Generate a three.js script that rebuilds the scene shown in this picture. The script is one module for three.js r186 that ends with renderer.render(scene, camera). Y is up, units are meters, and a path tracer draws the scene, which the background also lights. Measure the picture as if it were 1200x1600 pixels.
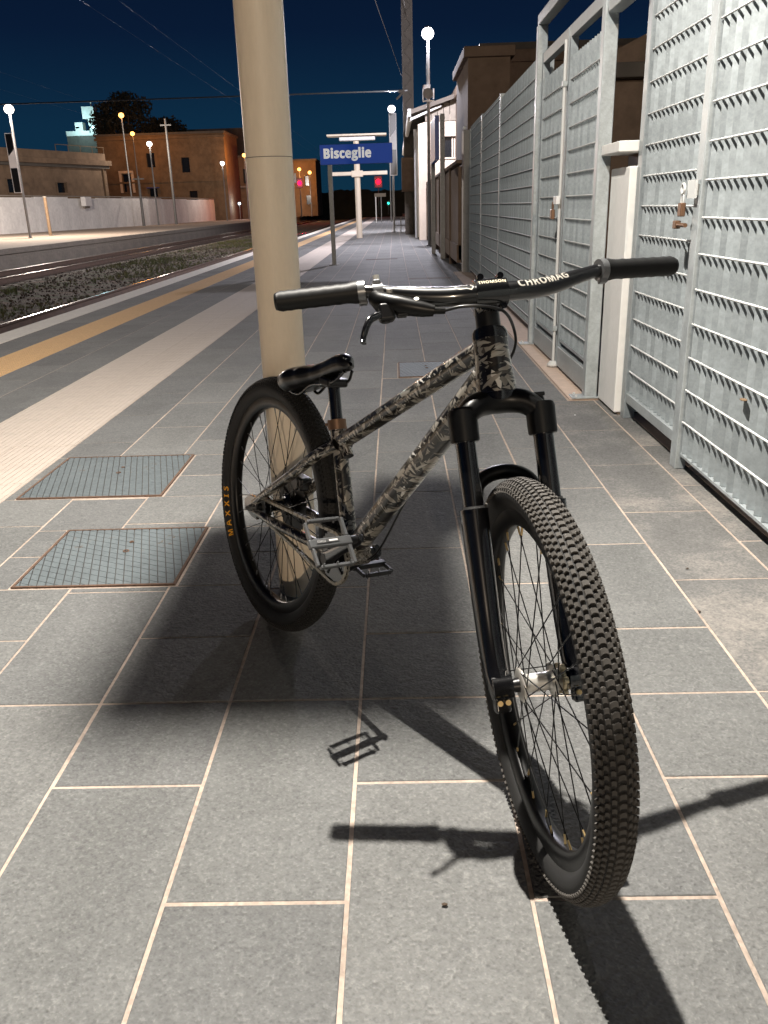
import * as THREE from 'three';
import { mergeGeometries } from 'three/addons/utils/BufferGeometryUtils.js';
import { RoundedBoxGeometry } from 'three/addons/geometries/RoundedBoxGeometry.js';

const renderer = new THREE.WebGLRenderer({ antialias: true });
renderer.toneMapping = THREE.LinearToneMapping;
renderer.toneMappingExposure = 1.0;
renderer.shadowMap.enabled = true;
const scene = new THREE.Scene();

// ---------- camera: a phone held about a metre above the platform, tipped down 20 degrees ----------
const camera = new THREE.PerspectiveCamera(63.39, 0.75, 0.05, 900);
camera.position.set(0, 1.0562, 0);
camera.rotation.order = 'YXZ';
camera.rotation.set(-0.353256, 0.0218927, -0.0310339);

// ---------- night sky: deep blue with the last teal light above the horizon ----------
{
  const W = 256, H = 512, data = new Float32Array(W * H * 4);
  const stops = [[-90, .002, .004, .008], [-1, .004, .012, .022], [0, .0045, .030, .058], [5, .004, .0245, .056], [10, .0028, .0105, .033], [16, .0022, .0065, .021], [30, .0016, .0042, .014], [90, .0012, .003, .010]];
  for (let j = 0; j < H; j++) {
    const el = -90 + 180 * (j + .5) / H;
    let k = 0; while (k < stops.length - 2 && el > stops[k + 1][0]) k++;
    const a = stops[k], b = stops[k + 1], t = Math.min(1, Math.max(0, (el - a[0]) / (b[0] - a[0])));
    for (let i = 0; i < W; i++) {
      const o = (j * W + i) * 4;
      for (let c = 0; c < 3; c++) data[o + c] = a[c + 1] + (b[c + 1] - a[c + 1]) * t;
      data[o + 3] = 1;
    }
  }
  const sky = new THREE.DataTexture(data, W, H, THREE.RGBAFormat, THREE.FloatType);
  sky.mapping = THREE.EquirectangularReflectionMapping; sky.magFilter = THREE.LinearFilter; sky.minFilter = THREE.LinearFilter; sky.needsUpdate = true;
  scene.background = sky; scene.environment = sky;
}
const WHITE = 0xf4f2ff, NEARWHITE = 0xfff8ee, ORANGE = 0xffa850;

// ---------- helpers ----------
let seed = 20240;
function rnd() { seed = (seed + 0x6D2B79F5) | 0; let t = Math.imul(seed ^ (seed >>> 15), 1 | seed); t = (t + Math.imul(t ^ (t >>> 7), 61 | t)) ^ t; return ((t ^ (t >>> 14)) >>> 0) / 4294967296; }
const rr = (a, b) => a + (b - a) * rnd();
const V = (x, y, z) => new THREE.Vector3(x, y, z);
const taken = new Map();
function numbered(n) { const k = taken.get(n) || 0; taken.set(n, k + 1); return k ? n + '_' + String(k).padStart(3, '0') : n; }
function tag(o, label, category, group) { o.userData.label = label; o.userData.category = category; if (group) o.userData.group = group; return o; }
function thing(name, label, category, pos = [0, 0, 0], group) {
  const o = new THREE.Group(); o.name = numbered(name); o.position.set(...pos); scene.add(o); return tag(o, label, category, group);
}
function part(name, geo, mat, parent) {
  const m = new THREE.Mesh(geo, mat); m.name = name; m.castShadow = true; m.receiveShadow = true; parent.add(m); return m;
}
function struct(name, geo, mat) { const m = part(numbered(name), geo, mat, scene); m.userData.kind = 'structure'; return m; }
function clean(g) { g = g.index ? g.toNonIndexed() : g; for (const k of Object.keys(g.attributes)) if (!['position', 'normal', 'uv'].includes(k)) g.deleteAttribute(k); return g; }
function merge(list) { return list.length === 1 ? clean(list[0]) : mergeGeometries(list.map(clean)); }
// box projection: texture coordinates in metres on every face
function boxUV(g, ox = 0, oy = 0) {
  g = clean(g); const p = g.attributes.position, n = g.attributes.normal, uv = new Float32Array(p.count * 2);
  for (let i = 0; i < p.count; i++) {
    const ax = Math.abs(n.getX(i)), ay = Math.abs(n.getY(i)), az = Math.abs(n.getZ(i));
    if (ay >= ax && ay >= az) { uv[2 * i] = p.getX(i); uv[2 * i + 1] = p.getZ(i); }
    else if (ax >= az) { uv[2 * i] = p.getZ(i); uv[2 * i + 1] = p.getY(i); }
    else { uv[2 * i] = p.getX(i); uv[2 * i + 1] = p.getY(i); }
    uv[2 * i] += ox; uv[2 * i + 1] += oy;
  }
  g.setAttribute('uv', new THREE.BufferAttribute(uv, 2)); return g;
}
function box(x0, x1, y0, y1, z0, z1, r = 0) {
  const w = x1 - x0, h = y1 - y0, d = z1 - z0;
  const g = r ? new RoundedBoxGeometry(w, h, d, 2, r) : new THREE.BoxGeometry(w, h, d);
  g.translate((x0 + x1) / 2, (y0 + y1) / 2, (z0 + z1) / 2); return boxUV(g);
}
function cyl(a, b, r0, r1 = r0, seg = 16) {
  const d = b.clone().sub(a), L = d.length(), g = new THREE.CylinderGeometry(r1, r0, L, seg);
  g.applyQuaternion(new THREE.Quaternion().setFromUnitVectors(V(0, 1, 0), d.normalize())); g.translate((a.x + b.x) / 2, (a.y + b.y) / 2, (a.z + b.z) / 2); return g;
}
// tube swept along points with a radius at each point; sx, sy flatten it; uv = (around, along) in metres, or 0..1 when unit
function sweep(pts, rad, { seg = 14, sx = 1, sy = 1, ref = V(0, 0, 1), unit = false, caps = true } = {}) {
  const n = pts.length, R = i => (typeof rad === 'number' ? rad : rad[i]);
  const pos = [], nor = [], uv = [], idx = [];
  const T = pts.map((p, i) => pts[Math.min(n - 1, i + 1)].clone().sub(pts[Math.max(0, i - 1)]).normalize());
  let X = ref.clone().sub(T[0].clone().multiplyScalar(ref.dot(T[0]))); if (X.length() < 1e-3) X = V(1, 0, 0).cross(T[0]); X.normalize();
  let total = 0; for (let i = 1; i < n; i++) total += pts[i].distanceTo(pts[i - 1]);
  let s = 0;
  for (let i = 0; i < n; i++) {
    if (i) { s += pts[i].distanceTo(pts[i - 1]); X.sub(T[i].clone().multiplyScalar(X.dot(T[i]))).normalize(); }
    const Y = T[i].clone().cross(X);
    for (let j = 0; j <= seg; j++) {
      const a = 2 * Math.PI * j / seg, c = Math.cos(a), d = Math.sin(a);
      const p = pts[i].clone().addScaledVector(X, c * R(i) * sx).addScaledVector(Y, d * R(i) * sy);
      const q = X.clone().multiplyScalar(c / sx).addScaledVector(Y, d / sy).normalize();
      pos.push(p.x, p.y, p.z); nor.push(q.x, q.y, q.z); uv.push(unit ? s / total : j / seg * 2 * Math.PI * .02, unit ? j / seg : s);
    }
  }
  for (let i = 0; i < n - 1; i++) for (let j = 0; j < seg; j++) { const a = i * (seg + 1) + j, b = a + seg + 1; idx.push(a, a + 1, b, b, a + 1, b + 1); }
  if (caps) for (const [i, sgn] of [[0, -1], [n - 1, 1]]) {
    const c = pos.length / 3; pos.push(pts[i].x, pts[i].y, pts[i].z); const t = T[i].clone().multiplyScalar(sgn); nor.push(t.x, t.y, t.z); uv.push(0, 0);
    for (let j = 0; j <= seg; j++) { const k = (i * (seg + 1) + j) * 3; pos.push(pos[k], pos[k + 1], pos[k + 2]); nor.push(t.x, t.y, t.z); uv.push(.01, .01); }
    for (let j = 0; j < seg; j++) sgn > 0 ? idx.push(c, c + 1 + j, c + 2 + j) : idx.push(c, c + 2 + j, c + 1 + j);
  }
  const g = new THREE.BufferGeometry();
  g.setAttribute('position', new THREE.Float32BufferAttribute(pos, 3)); g.setAttribute('normal', new THREE.Float32BufferAttribute(nor, 3)); g.setAttribute('uv', new THREE.Float32BufferAttribute(uv, 2)); g.setIndex(idx);
  return g;
}
const curve = (pts, n) => new THREE.CatmullRomCurve3(pts, false, 'centripetal').getPoints(n);

// ---------- tileable noise and textures ----------
function noiseGrid(n, cells, oct = 4, gain = .5, s = 1) {
  const out = new Float32Array(n * n); let amp = 1, tot = 0, c = cells;
  for (let o = 0; o < oct; o++) {
    const g = new Float32Array(c * c); let t = (s * 7919 + o * 104729) >>> 0;
    for (let i = 0; i < g.length; i++) { t = (Math.imul(t, 1664525) + 1013904223) >>> 0; g[i] = t / 4294967296; }
    for (let y = 0; y < n; y++) {
      const fy = y / n * c, y0 = Math.floor(fy), ty = fy - y0, wy = ty * ty * (3 - 2 * ty), ya = (y0 % c) * c, yb = ((y0 + 1) % c) * c;
      for (let x = 0; x < n; x++) {
        const fx = x / n * c, x0 = Math.floor(fx), tx = fx - x0, wx = tx * tx * (3 - 2 * tx), xa = x0 % c, xb = (x0 + 1) % c;
        out[y * n + x] += amp * ((g[ya + xa] * (1 - wx) + g[ya + xb] * wx) * (1 - wy) + (g[yb + xa] * (1 - wx) + g[yb + xb] * wx) * wy);
      }
    }
    tot += amp; amp *= gain; c = Math.min(n, c * 2);
  }
  for (let i = 0; i < out.length; i++) out[i] /= tot;
  return out;
}
const clamp01 = x => Math.min(1, Math.max(0, x)), smooth = (a, b, x) => { const t = clamp01((x - a) / (b - a)); return t * t * (3 - 2 * t); };
const toS = x => 255 * (x <= .0031308 ? 12.92 * x : 1.055 * Math.pow(x, 1 / 2.4) - .055);
function tex(n, m, fn, metres, srgb = true) {
  const d = new Uint8Array(n * m * 4);
  for (let i = 0; i < n * m; i++) { const c = fn(i, i % n, Math.floor(i / n)); for (let k = 0; k < 3; k++) d[4 * i + k] = srgb ? toS(clamp01(c[k])) : 255 * clamp01(c[k]); d[4 * i + 3] = 255; }
  const t = new THREE.DataTexture(d, n, m, THREE.RGBAFormat); t.wrapS = t.wrapT = THREE.RepeatWrapping; t.magFilter = THREE.LinearFilter; t.minFilter = THREE.LinearMipmapLinearFilter; t.generateMipmaps = true;
  if (srgb) t.colorSpace = THREE.SRGBColorSpace; t.repeat.set(1 / metres, 1 / metres * (n / m)); t.needsUpdate = true; return t;
}
const grey = v => [v, v, v];
function canvasTex(w, h, draw) {
  const c = document.createElement('canvas'); c.width = w; c.height = h; const x = c.getContext('2d'); draw(x, w, h);
  const t = new THREE.CanvasTexture(c); t.colorSpace = THREE.SRGBColorSpace; t.wrapS = t.wrapT = THREE.RepeatWrapping; return t;
}
function std(rgb, roughness = .6, metalness = 0, extra = {}) { const m = new THREE.MeshStandardMaterial({ roughness, metalness, ...extra }); m.color.setRGB(...rgb); return m; }
function noisy(rgb, metres, amt, cells, s, rough, extra = {}, n = 256) {   // plain surface with grain and blotches of its own
  const a = noiseGrid(n, cells, 5, .6, s), b = noiseGrid(n, 3, 3, .5, s + 5);
  return std([1, 1, 1], rough, 0, { map: tex(n, n, i => rgb.map(v => v * (1 + amt * (a[i] - .5) * 2 + amt * .8 * (b[i] - .5) * 2)), metres), ...extra });
}
const M = {};
{
  const n = 1024, a = noiseGrid(n, 120, 3, .7, 3), b = noiseGrid(n, 6, 4, .55, 4), c = noiseGrid(n, 230, 3, .6, 9), e = noiseGrid(n, 34, 3, .6, 12);
  const f = i => .34 * a[i] + .50 * c[i] + .16 * e[i];
  const slate = (k, tint) => tex(n, n, i => {
    const v = 1 + .62 * (f(i) - .5) + .34 * (b[i] - .5), sp = smooth(.62, .74, a[i]) * .10 + smooth(.66, .78, c[i]) * .22 - smooth(.36, .24, c[i]) * .10;
    return [k * tint[0] * (v + sp), k * tint[1] * (v + sp), k * tint[2] * (v + sp * .92)];
  }, 1.13);
  const relief = tex(n, n, i => grey(clamp01(.5 + 1.6 * (f(i) - .5) + .4 * (e[i] - .5))), 1.13, false);
  const rough = tex(n, n, i => grey(.84 - .4 * (f(i) - .5)), 1.13, false);
  M.paver = [[.143, [.985, .995, .97]], [.155, [.99, .995, .965]], [.132, [.985, .995, .98]]].map(([k, t]) => new THREE.MeshPhysicalMaterial({ map: slate(k, t), bumpMap: relief, bumpScale: .0034, roughness: 1, roughnessMap: rough, specularIntensity: .4 }));
  // pavers by the fence: wind-blown sand lying in patches
  const sand = tex(n, n, i => {
    const v = 1 + .95 * (f(i) - .5) + .5 * (b[i] - .5), m = smooth(.44, .74, b[i] * .6 + f(i) * .4) * .17, k = .146;
    return [k * v * (1 - m) + .60 * m * (.7 + .6 * a[i]), k * .985 * v * (1 - m) + .51 * m * (.7 + .6 * a[i]), k * .95 * v * (1 - m) + .42 * m * (.7 + .6 * a[i])];
  }, 1.13);
  M.sandPaver = new THREE.MeshPhysicalMaterial({ map: sand, bumpMap: relief, bumpScale: .0014, roughness: 1, roughnessMap: rough, specularIntensity: .4 });
  M.grout = noisy([.39, .315, .26], .5, .38, 60, 21, .95);
  M.pink = noisy([.56, .43, .345], .9, .14, 40, 22, .9);
  M.beigeTactile = noisy([.47, .405, .35], .7, .10, 30, 23, .8);
  M.yellowTactile = noisy([.58, .365, .175], .7, .16, 30, 24, .8);
  M.edgeStone = noisy([.62, .58, .52], .8, .16, 30, 25, .85);
  M.concrete = noisy([.22, .19, .155], 1.7, .22, 24, 26, .9, {}, 512);
  M.brownWall = noisy([.155, .105, .072], 2.3, .25, 20, 27, .92, {}, 512);
  M.whiteWall = noisy([.66, .63, .57], 2.5, .10, 16, 28, .9, {}, 512);
  M.creamWall = noisy([.60, .50, .40], 2.5, .12, 16, 29, .9, {}, 512);
  M.greyWall = noisy([.72, .70, .68], 3.0, .18, 16, 30, .92, {}, 512);
  M.stucco = noisy([.19, .125, .078], 5.0, .35, 14, 31, .92, {}, 512);
  M.ochre = noisy([.15, .098, .056], 5.0, .35, 14, 32, .92, {}, 512);
  M.darkStone = noisy([.10, .085, .07], 4.0, .25, 14, 33, .92);
  M.asphalt = noisy([.05, .048, .045], 1.2, .3, 60, 34, .92);
  M.pillarWhite = noisy([.80, .79, .76], .9, .06, 30, 35, .7);
  M.columnPaint = noisy([.80, .685, .535], .6, .05, 40, 36, .5);
  M.plate = null;
}
{
  const n = 512, a = noiseGrid(n, 34, 3, .6, 41), b = noiseGrid(n, 5, 4, .55, 42), c = noiseGrid(n, 128, 2, .5, 43);
  const galv = k => tex(n, n, i => { const v = 1 + .34 * (a[i] - .5) + .50 * (b[i] - .5) + .16 * (c[i] - .5); return [k * .91 * v, k * v, k * 1.03 * v]; }, .55);
  const rgh = tex(n, n, i => grey(.46 + .3 * (b[i] - .5) + .2 * (a[i] - .5)), .55, false);
  M.galv = [.375, .405, .345].map(k => std([1, 1, 1], 1, .12, { map: galv(k), roughnessMap: rgh }));
  M.steelBright = std([.60, .61, .60], .8, 0, { roughnessMap: null });
  const p = noiseGrid(n, 40, 3, .6, 46), q = noiseGrid(n, 4, 4, .55, 47);
  M.coverPlate = std([1, 1, 1], .75, .05, { map: tex(n, n, i => { const r = smooth(.66, .8, q[i] * .6 + p[i] * .4), v = 1 + .35 * (p[i] - .5) + .35 * (q[i] - .5); return [.100 * v * (1 - r) + .08 * r, .120 * v * (1 - r) + .055 * r, .128 * v * (1 - r) + .035 * r]; }, .6) });
  M.rust = noisy([.10, .058, .038], .3, .45, 40, 48, .9);
  M.railTop = std([.62, .60, .58], .22, .9);
  M.rustSteel = noisy([.085, .05, .034], .5, .4, 40, 49, .85);
  M.darkGalv = noisy([.20, .195, .185], .8, .2, 30, 50, .6, { metalness: .3 });
  M.poleGrey = noisy([.24, .235, .225], .8, .2, 30, 51, .55, { metalness: .3 });
}
M.black = std([.006, .006, .0065], .32); M.blackGloss = new THREE.MeshPhysicalMaterial({ roughness: .2, clearcoat: 1, clearcoatRoughness: .08 }); M.blackGloss.color.setRGB(.004, .004, .0045);
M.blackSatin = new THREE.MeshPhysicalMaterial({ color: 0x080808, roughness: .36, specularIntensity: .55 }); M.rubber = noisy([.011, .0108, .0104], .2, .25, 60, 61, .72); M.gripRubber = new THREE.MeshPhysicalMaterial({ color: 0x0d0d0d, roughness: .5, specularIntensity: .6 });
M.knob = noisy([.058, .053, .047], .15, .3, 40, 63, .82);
M.silver = std([.74, .71, .65], .28, .55); M.gold = std([.62, .52, .34], .34, .55); M.alu = std([.17, .175, .18], .34, .6); M.chain = std([.30, .28, .24], .36, .6); M.brass = std([.58, .42, .2], .34, .6);
M.spoke = std([.008, .008, .008], .3, .6); M.bronze = std([.20, .115, .07], .45, .6);
M.glassDark = std([.01, .012, .015], .12); M.blueSign = std([.006, .042, .26], .45); M.signWhite = std([.80, .80, .80], .5);
M.leaf = std([.012, .013, .008], .9, 0, { side: THREE.DoubleSide }); M.bark = noisy([.07, .05, .035], .5, .3, 20, 64, .95);
const glow = (hex, k) => { const m = new THREE.MeshStandardMaterial({ color: 0x000000, roughness: 1 }); m.emissive = new THREE.Color(hex); m.emissiveIntensity = k; return m; };
function pointLight(parent, x, y, z, hex, cd, radius, dist) { const l = new THREE.PointLight(hex, cd, 0, 2); l.position.set(x, y, z); l.castShadow = true; l.shadow.radius = radius; parent.add(l); return l; }

// =====================================================================================
// THE SETTING
// =====================================================================================
// ---------- platform: body, pavers, tactile strips, edge ----------
const ZN = 27, ZF = -92;
{
  const body = struct('platform', merge([box(-3.62, 1.3, -1.0, -.0016, ZF, ZN), box(-3.78, -3.62, -1.0, -.16, ZF, ZN)]), M.grout);
  // pavers: 0.30 wide, half-lapped; a through joint crosses the platform at z = -1.632
  const J = .0035, slabCache = new Map();
  function slab(w, d, v) {   // top at y = 0, chamfered edges, v picks a patch of the stone
    const key = w.toFixed(4) + '|' + d.toFixed(4) + '|' + v; if (slabCache.has(key)) return slabCache.get(key);
    const c = .0016, h = .011, a = w / 2, b = d / 2, pos = [], nor = [], uv = [], ox = (v * .371) % 1.13, oz = (v * .613) % 1.13, flip = v % 2 ? -1 : 1;
    const quad = (P, n) => { for (const k of [0, 1, 2, 0, 2, 3]) { pos.push(...P[k]); nor.push(...n); uv.push(flip * P[k][0] + ox, P[k][2] + P[k][1] + oz); } };
    quad([[-a + c, 0, b - c], [a - c, 0, b - c], [a - c, 0, -b + c], [-a + c, 0, -b + c]], [0, 1, 0]);
    const ring = (x, z, y) => [[-x, y, z], [x, y, z], [x, y, -z], [-x, y, -z]], r0 = ring(a - c, b - c, 0), r1 = ring(a, b, -c), r2 = ring(a, b, -h);
    const N = [[0, 0, 1], [1, 0, 0], [0, 0, -1], [-1, 0, 0]];
    for (let k = 0; k < 4; k++) { const m = (k + 1) % 4, n = N[k]; quad([r1[k], r1[m], r0[m], r0[k]], [n[0] * .707, .707, n[2] * .707]); quad([r2[k], r2[m], r1[m], r1[k]], n); }
    const g = new THREE.BufferGeometry();
    g.setAttribute('position', new THREE.Float32BufferAttribute(pos, 3)); g.setAttribute('normal', new THREE.Float32BufferAttribute(nor, 3)); g.setAttribute('uv', new THREE.Float32BufferAttribute(uv, 2));
    slabCache.set(key, g); return g;
  }
  const holes = [[-1.195, -.682, -2.75, -2.262], [-1.54, -.945, -3.69, -3.10], [.0, .36, -5.95, -5.395]];
  const list = [];
  function column(x0, x1, even, z0, z1, dusty) {
    const cuts = [];
    for (let k = 48; k >= 0; k--) cuts.push((even ? -1.338 : -1.042) + .594 * k);
    cuts.push(-1.632);
    for (let z = even ? -1.94 : -2.229; z > ZF; z -= .5725) cuts.push(z);
    for (let i = 0; i < cuts.length - 1; i++) {
      let a = cuts[i], b = cuts[i + 1]; if (b > z0 || a < z1) continue; a = Math.min(a, z0); b = Math.max(b, z1); if (a - b < .03) continue;
      const full = (a - b) > .5; let pieces = [[x0, x1, a, b]];
      for (const h of holes) {
        const nx = [];
        for (const [p, q, s, t] of pieces) {
          if (q <= h[0] || p >= h[1] || s <= h[2] || t >= h[3]) { nx.push([p, q, s, t]); continue; }
          if (s > h[3]) nx.push([p, q, s, h[3]]); if (t < h[2]) nx.push([p, q, h[2], t]);
          const S = Math.min(s, h[3]), T = Math.max(t, h[2]);
          if (p < h[0]) nx.push([p, h[0], S, T]); if (q > h[1]) nx.push([h[1], q, S, T]);
        }
        pieces = nx;
      }
      for (const [p, q, s, t] of pieces) if (q - p > .025 && s - t > .025) list.push({ x0: p, x1: q, z0: s, z1: t, dusty });
    }
  }
  const X0 = -.7025, cols = [];
  for (let k = -2; k <= 6; k++) cols.push([k === -2 ? -1.585 + .0 : X0 + .3 * k, k === -2 ? X0 + .3 * (k + 1) : X0 + .3 * (k + 1), ((k % 2) + 2) % 2 === 0, k]);
  cols.unshift([-1.585, -1.3025, false, -3]);
  for (const [a, b, e, k] of cols) {
    if (k === -2) { column(-1.3025, -1.0025, e, ZN, ZF); continue; }
    if (k === 5) { column(a, b, e, ZN, -4.60, true); column(a, .955, e, -4.60, -14.2); column(a, b, e, -14.2, ZF); continue; }
    if (k === 6) { column(a, 1.245, e, ZN, -4.60, true); column(a, 1.25, e, -14.2, ZF); continue; }
    column(a, b, e, ZN, ZF);
  }
  for (const [a, b, e] of [[-2.505, -2.19, true], [-2.82, -2.505, false], [-3.545, -3.205, true]]) column(a, b, e, ZN, ZF);
  list.forEach(t => { const cx = (t.x0 + t.x1) / 2, cz = (t.z0 + t.z1) / 2; t.s = cz > .4 ? -1 : (t.x1 - t.x0) * (t.z0 - t.z1) / Math.pow(Math.hypot(cx * .6, cz, 1), 3) * (Math.abs(cx) > .62 * -cz + .25 ? .02 : 1); });
  list.sort((a, b) => b.s - a.s);
  const rest = [[], [], [], []];
  list.forEach((t, i) => {
    const w = t.x1 - t.x0 - 2 * J, d = t.z0 - t.z1 - 2 * J, v = Math.floor(rnd() * 9), mi = Math.floor(rnd() * 3), y = rr(-.0006, .0006);
    const g = slab(Math.round(w * 1e4) / 1e4, Math.round(d * 1e4) / 1e4, v), cx = (t.x0 + t.x1) / 2, cz = (t.z0 + t.z1) / 2, jx = rr(-.0006, .0006);
    if (i < 300) { const m = part(i ? 'paver_' + String(i).padStart(3, '0') : 'paver', g, t.dusty ? M.sandPaver : M.paver[mi], body); m.position.set(cx + jx, y, cz); m.rotation.set(rr(-.0008, .0008), rr(-.0012, .0012), rr(-.0012, .0012)); }
    else { const c = g.clone(); c.translate(cx + jx, y, cz); rest[t.dusty ? 3 : mi].push(c); }
  });
  rest.forEach((r, i) => { if (r.length) { const m = part('paver_field', merge(r), i === 3 ? M.sandPaver : M.paver[i], body); m.userData.kind = 'stuff'; } });

  // beige guiding strip: two rows of 0.30 m tiles, each with a fine ribbed top
  const ribbed = (w, d, ribs, top) => { const g = [box(-w / 2, w / 2, -.012, 0, -d / 2, d / 2)]; for (let i = 0; i < ribs; i++) { const x = -w / 2 + w * (i + .5) / ribs; g.push(box(x - .005, x + .005, .0004, top, -d / 2 + .004, d / 2 - .004)); } return merge(g); };
  const studded = (w, d, nx, nz) => { const g = [box(-w / 2, w / 2, -.012, 0, -d / 2, d / 2)]; for (let i = 0; i < nx; i++) for (let j = 0; j < nz; j++) { const s = new THREE.CylinderGeometry(.006, .010, .004, 6); s.translate(-w / 2 + w * (i + .5) / nx, .002, -d / 2 + d * (j + .5) / nz); g.push(s); } return merge(g); };
  const gB = ribbed(.2985, .2985, 10, .0018), gBplain = box(-.14925, .14925, -.012, .001, -.14925, .14925), gY = studded(.378, .298, 10, 8), gE = box(-.14, .14, -.16, .006, -.49, .49, .004), gEplain = box(-.14, .14, -.16, .006, -.49, .49);
  const strips = [['guiding_tile', gB, gBplain, M.beigeTactile, [-1.737, -2.039], .3, 110], ['warning_tile', gY, box(-.189, .189, -.012, .002, -.149, .149), M.yellowTactile, [-3.012], .3, 60], ['edge_stone', gE, gEplain, M.edgeStone, [-3.69], .984, 40]];
  for (const [name, g, gp, mat, xs, step, count] of strips) {
    const far = []; let n = 0;
    for (let z = ZN - step / 2 - .01; z > ZF; z -= step) for (const x of xs) {
      if (z < -1.2 && n < count) { const m = part(n ? name + '_' + String(n).padStart(3, '0') : name, g, mat, body); m.position.set(x, rr(-.0006, .0006), z); n++; }
      else { const c = gp.clone(); c.translate(x, 0, z); far.push(c); }
    }
    part(name + '_field', merge(far), mat, body).userData.kind = 'stuff';
  }
  // cast concrete strip under the fence
  struct('fence_footing', merge([box(.962, 1.30, -.05, .010, -14.2, -4.60), box(1.2, 1.30, -.05, .004, -4.60, ZN)]), M.pink);
  // metal covers set in the paving, in rusty angle frames
  function cover(x0, x1, z0, z1, bars, label) {
    const cx = (x0 + x1) / 2, cz = (z0 + z1) / 2, t = thing('access_cover', label, 'cover', [cx, 0, cz]); const w = (x1 - x0) / 2, d = (z1 - z0) / 2, e = .009;
    part('frame', merge([box(-w, w, -.03, .0045, -d, -d + e), box(-w, w, -.03, .0045, d - e, d), box(-w, -w + e, -.03, .0045, -d + e, d - e), box(w - e, w, -.03, .0045, -d + e, d - e)]), M.rust, t);
    part('plate', box(-w + e, w - e, -.02, -.0006, -d + e, d - e), M.asphalt, t);
    // tread strips set slantwise across the plate, cut off at its frame, each nicked across
    const A = w - e - .001, B = d - e - .001, ang = .27, ca = Math.cos(ang), sa = Math.sin(ang), P = (2 * A + 2 * B * sa / ca) * ca / (bars + 3);
    const clip = (poly, f) => { const out = []; poly.forEach((p, i) => { const q = poly[(i + 1) % poly.length], u = f(p), v = f(q); if (u >= 0) out.push(p); if (u * v < 0) { const k = u / (u - v); out.push([p[0] + (q[0] - p[0]) * k, p[1] + (q[1] - p[1]) * k]); } }); return out; };
    const trim = poly => [p => A - p[0], p => A + p[0], p => B - p[1], p => B + p[1]].reduce((q, f) => q.length ? clip(q, f) : q, poly);
    for (let i = -bars; i <= bars; i++) {
      const cells = [];
      for (let j = -14; j < 14; j++) {
        const c = (i + .5) * P, L = .042, h = P / 2 - .0016, m = (j + .5 + (i % 2) * .5) * L, k = L / 2 - .0011, sk = .010, pt = (u, v) => [u * ca + v * sa, -u * sa + v * ca];
        const q = trim([pt(c - h, m - k - sk), pt(c + h, m - k + sk), pt(c + h, m + k + sk), pt(c - h, m + k - sk)]);
        if (q.length > 2) { const s = new THREE.Shape(q.map(([x, z]) => new THREE.Vector2(x, -z))); cells.push(boxUV(new THREE.ExtrudeGeometry(s, { depth: .0034, bevelEnabled: false }).rotateX(-Math.PI / 2))); }
      }
      if (cells.length) part('tread_strip', merge(cells), M.coverPlate, t);
    }
    for (const [x, z, r] of [[.02, -.03, .009], [.015, -.11, .006]]) part('lifting_eye', new THREE.TorusGeometry(r, .0022, 6, 12).rotateX(Math.PI / 2).translate(x, .0045, z), M.rust, t);
  }
  cover(-1.19, -.687, -2.745, -2.267, 20, 'square grey metal access cover half in the round-edged shadow');
  cover(-1.535, -.95, -3.685, -3.105, 24, 'square grey metal access cover touching the beige strip');
  cover(.004, .356, -5.945, -5.40, 14, 'small metal access cover in the paving behind the bicycle frame');
  // narrow slotted drains farther along
  for (const [x0, x1, z, lab] of [[-.62, .05, -18.4, 'thin slotted drain across the paving beside the station sign'], [.2, .85, -13.15, 'thin slotted drain across the paving by the brown concrete wall']]) {
    const t = thing('slot_drain', lab, 'drain', [(x0 + x1) / 2, 0, z]); const w = (x1 - x0) / 2;
    part('frame', merge([box(-w, w, -.003, .004, -.09, -.075), box(-w, w, -.003, .004, .075, .09)]), M.rust, t);
    for (let i = 0; i < 22; i++) { const b = part('bar', box(-.008, .008, -.002, .003, -.074, .074), M.rustSteel, t); b.position.x = -w + 2 * w * (i + .5) / 22; }
  }
}
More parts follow.
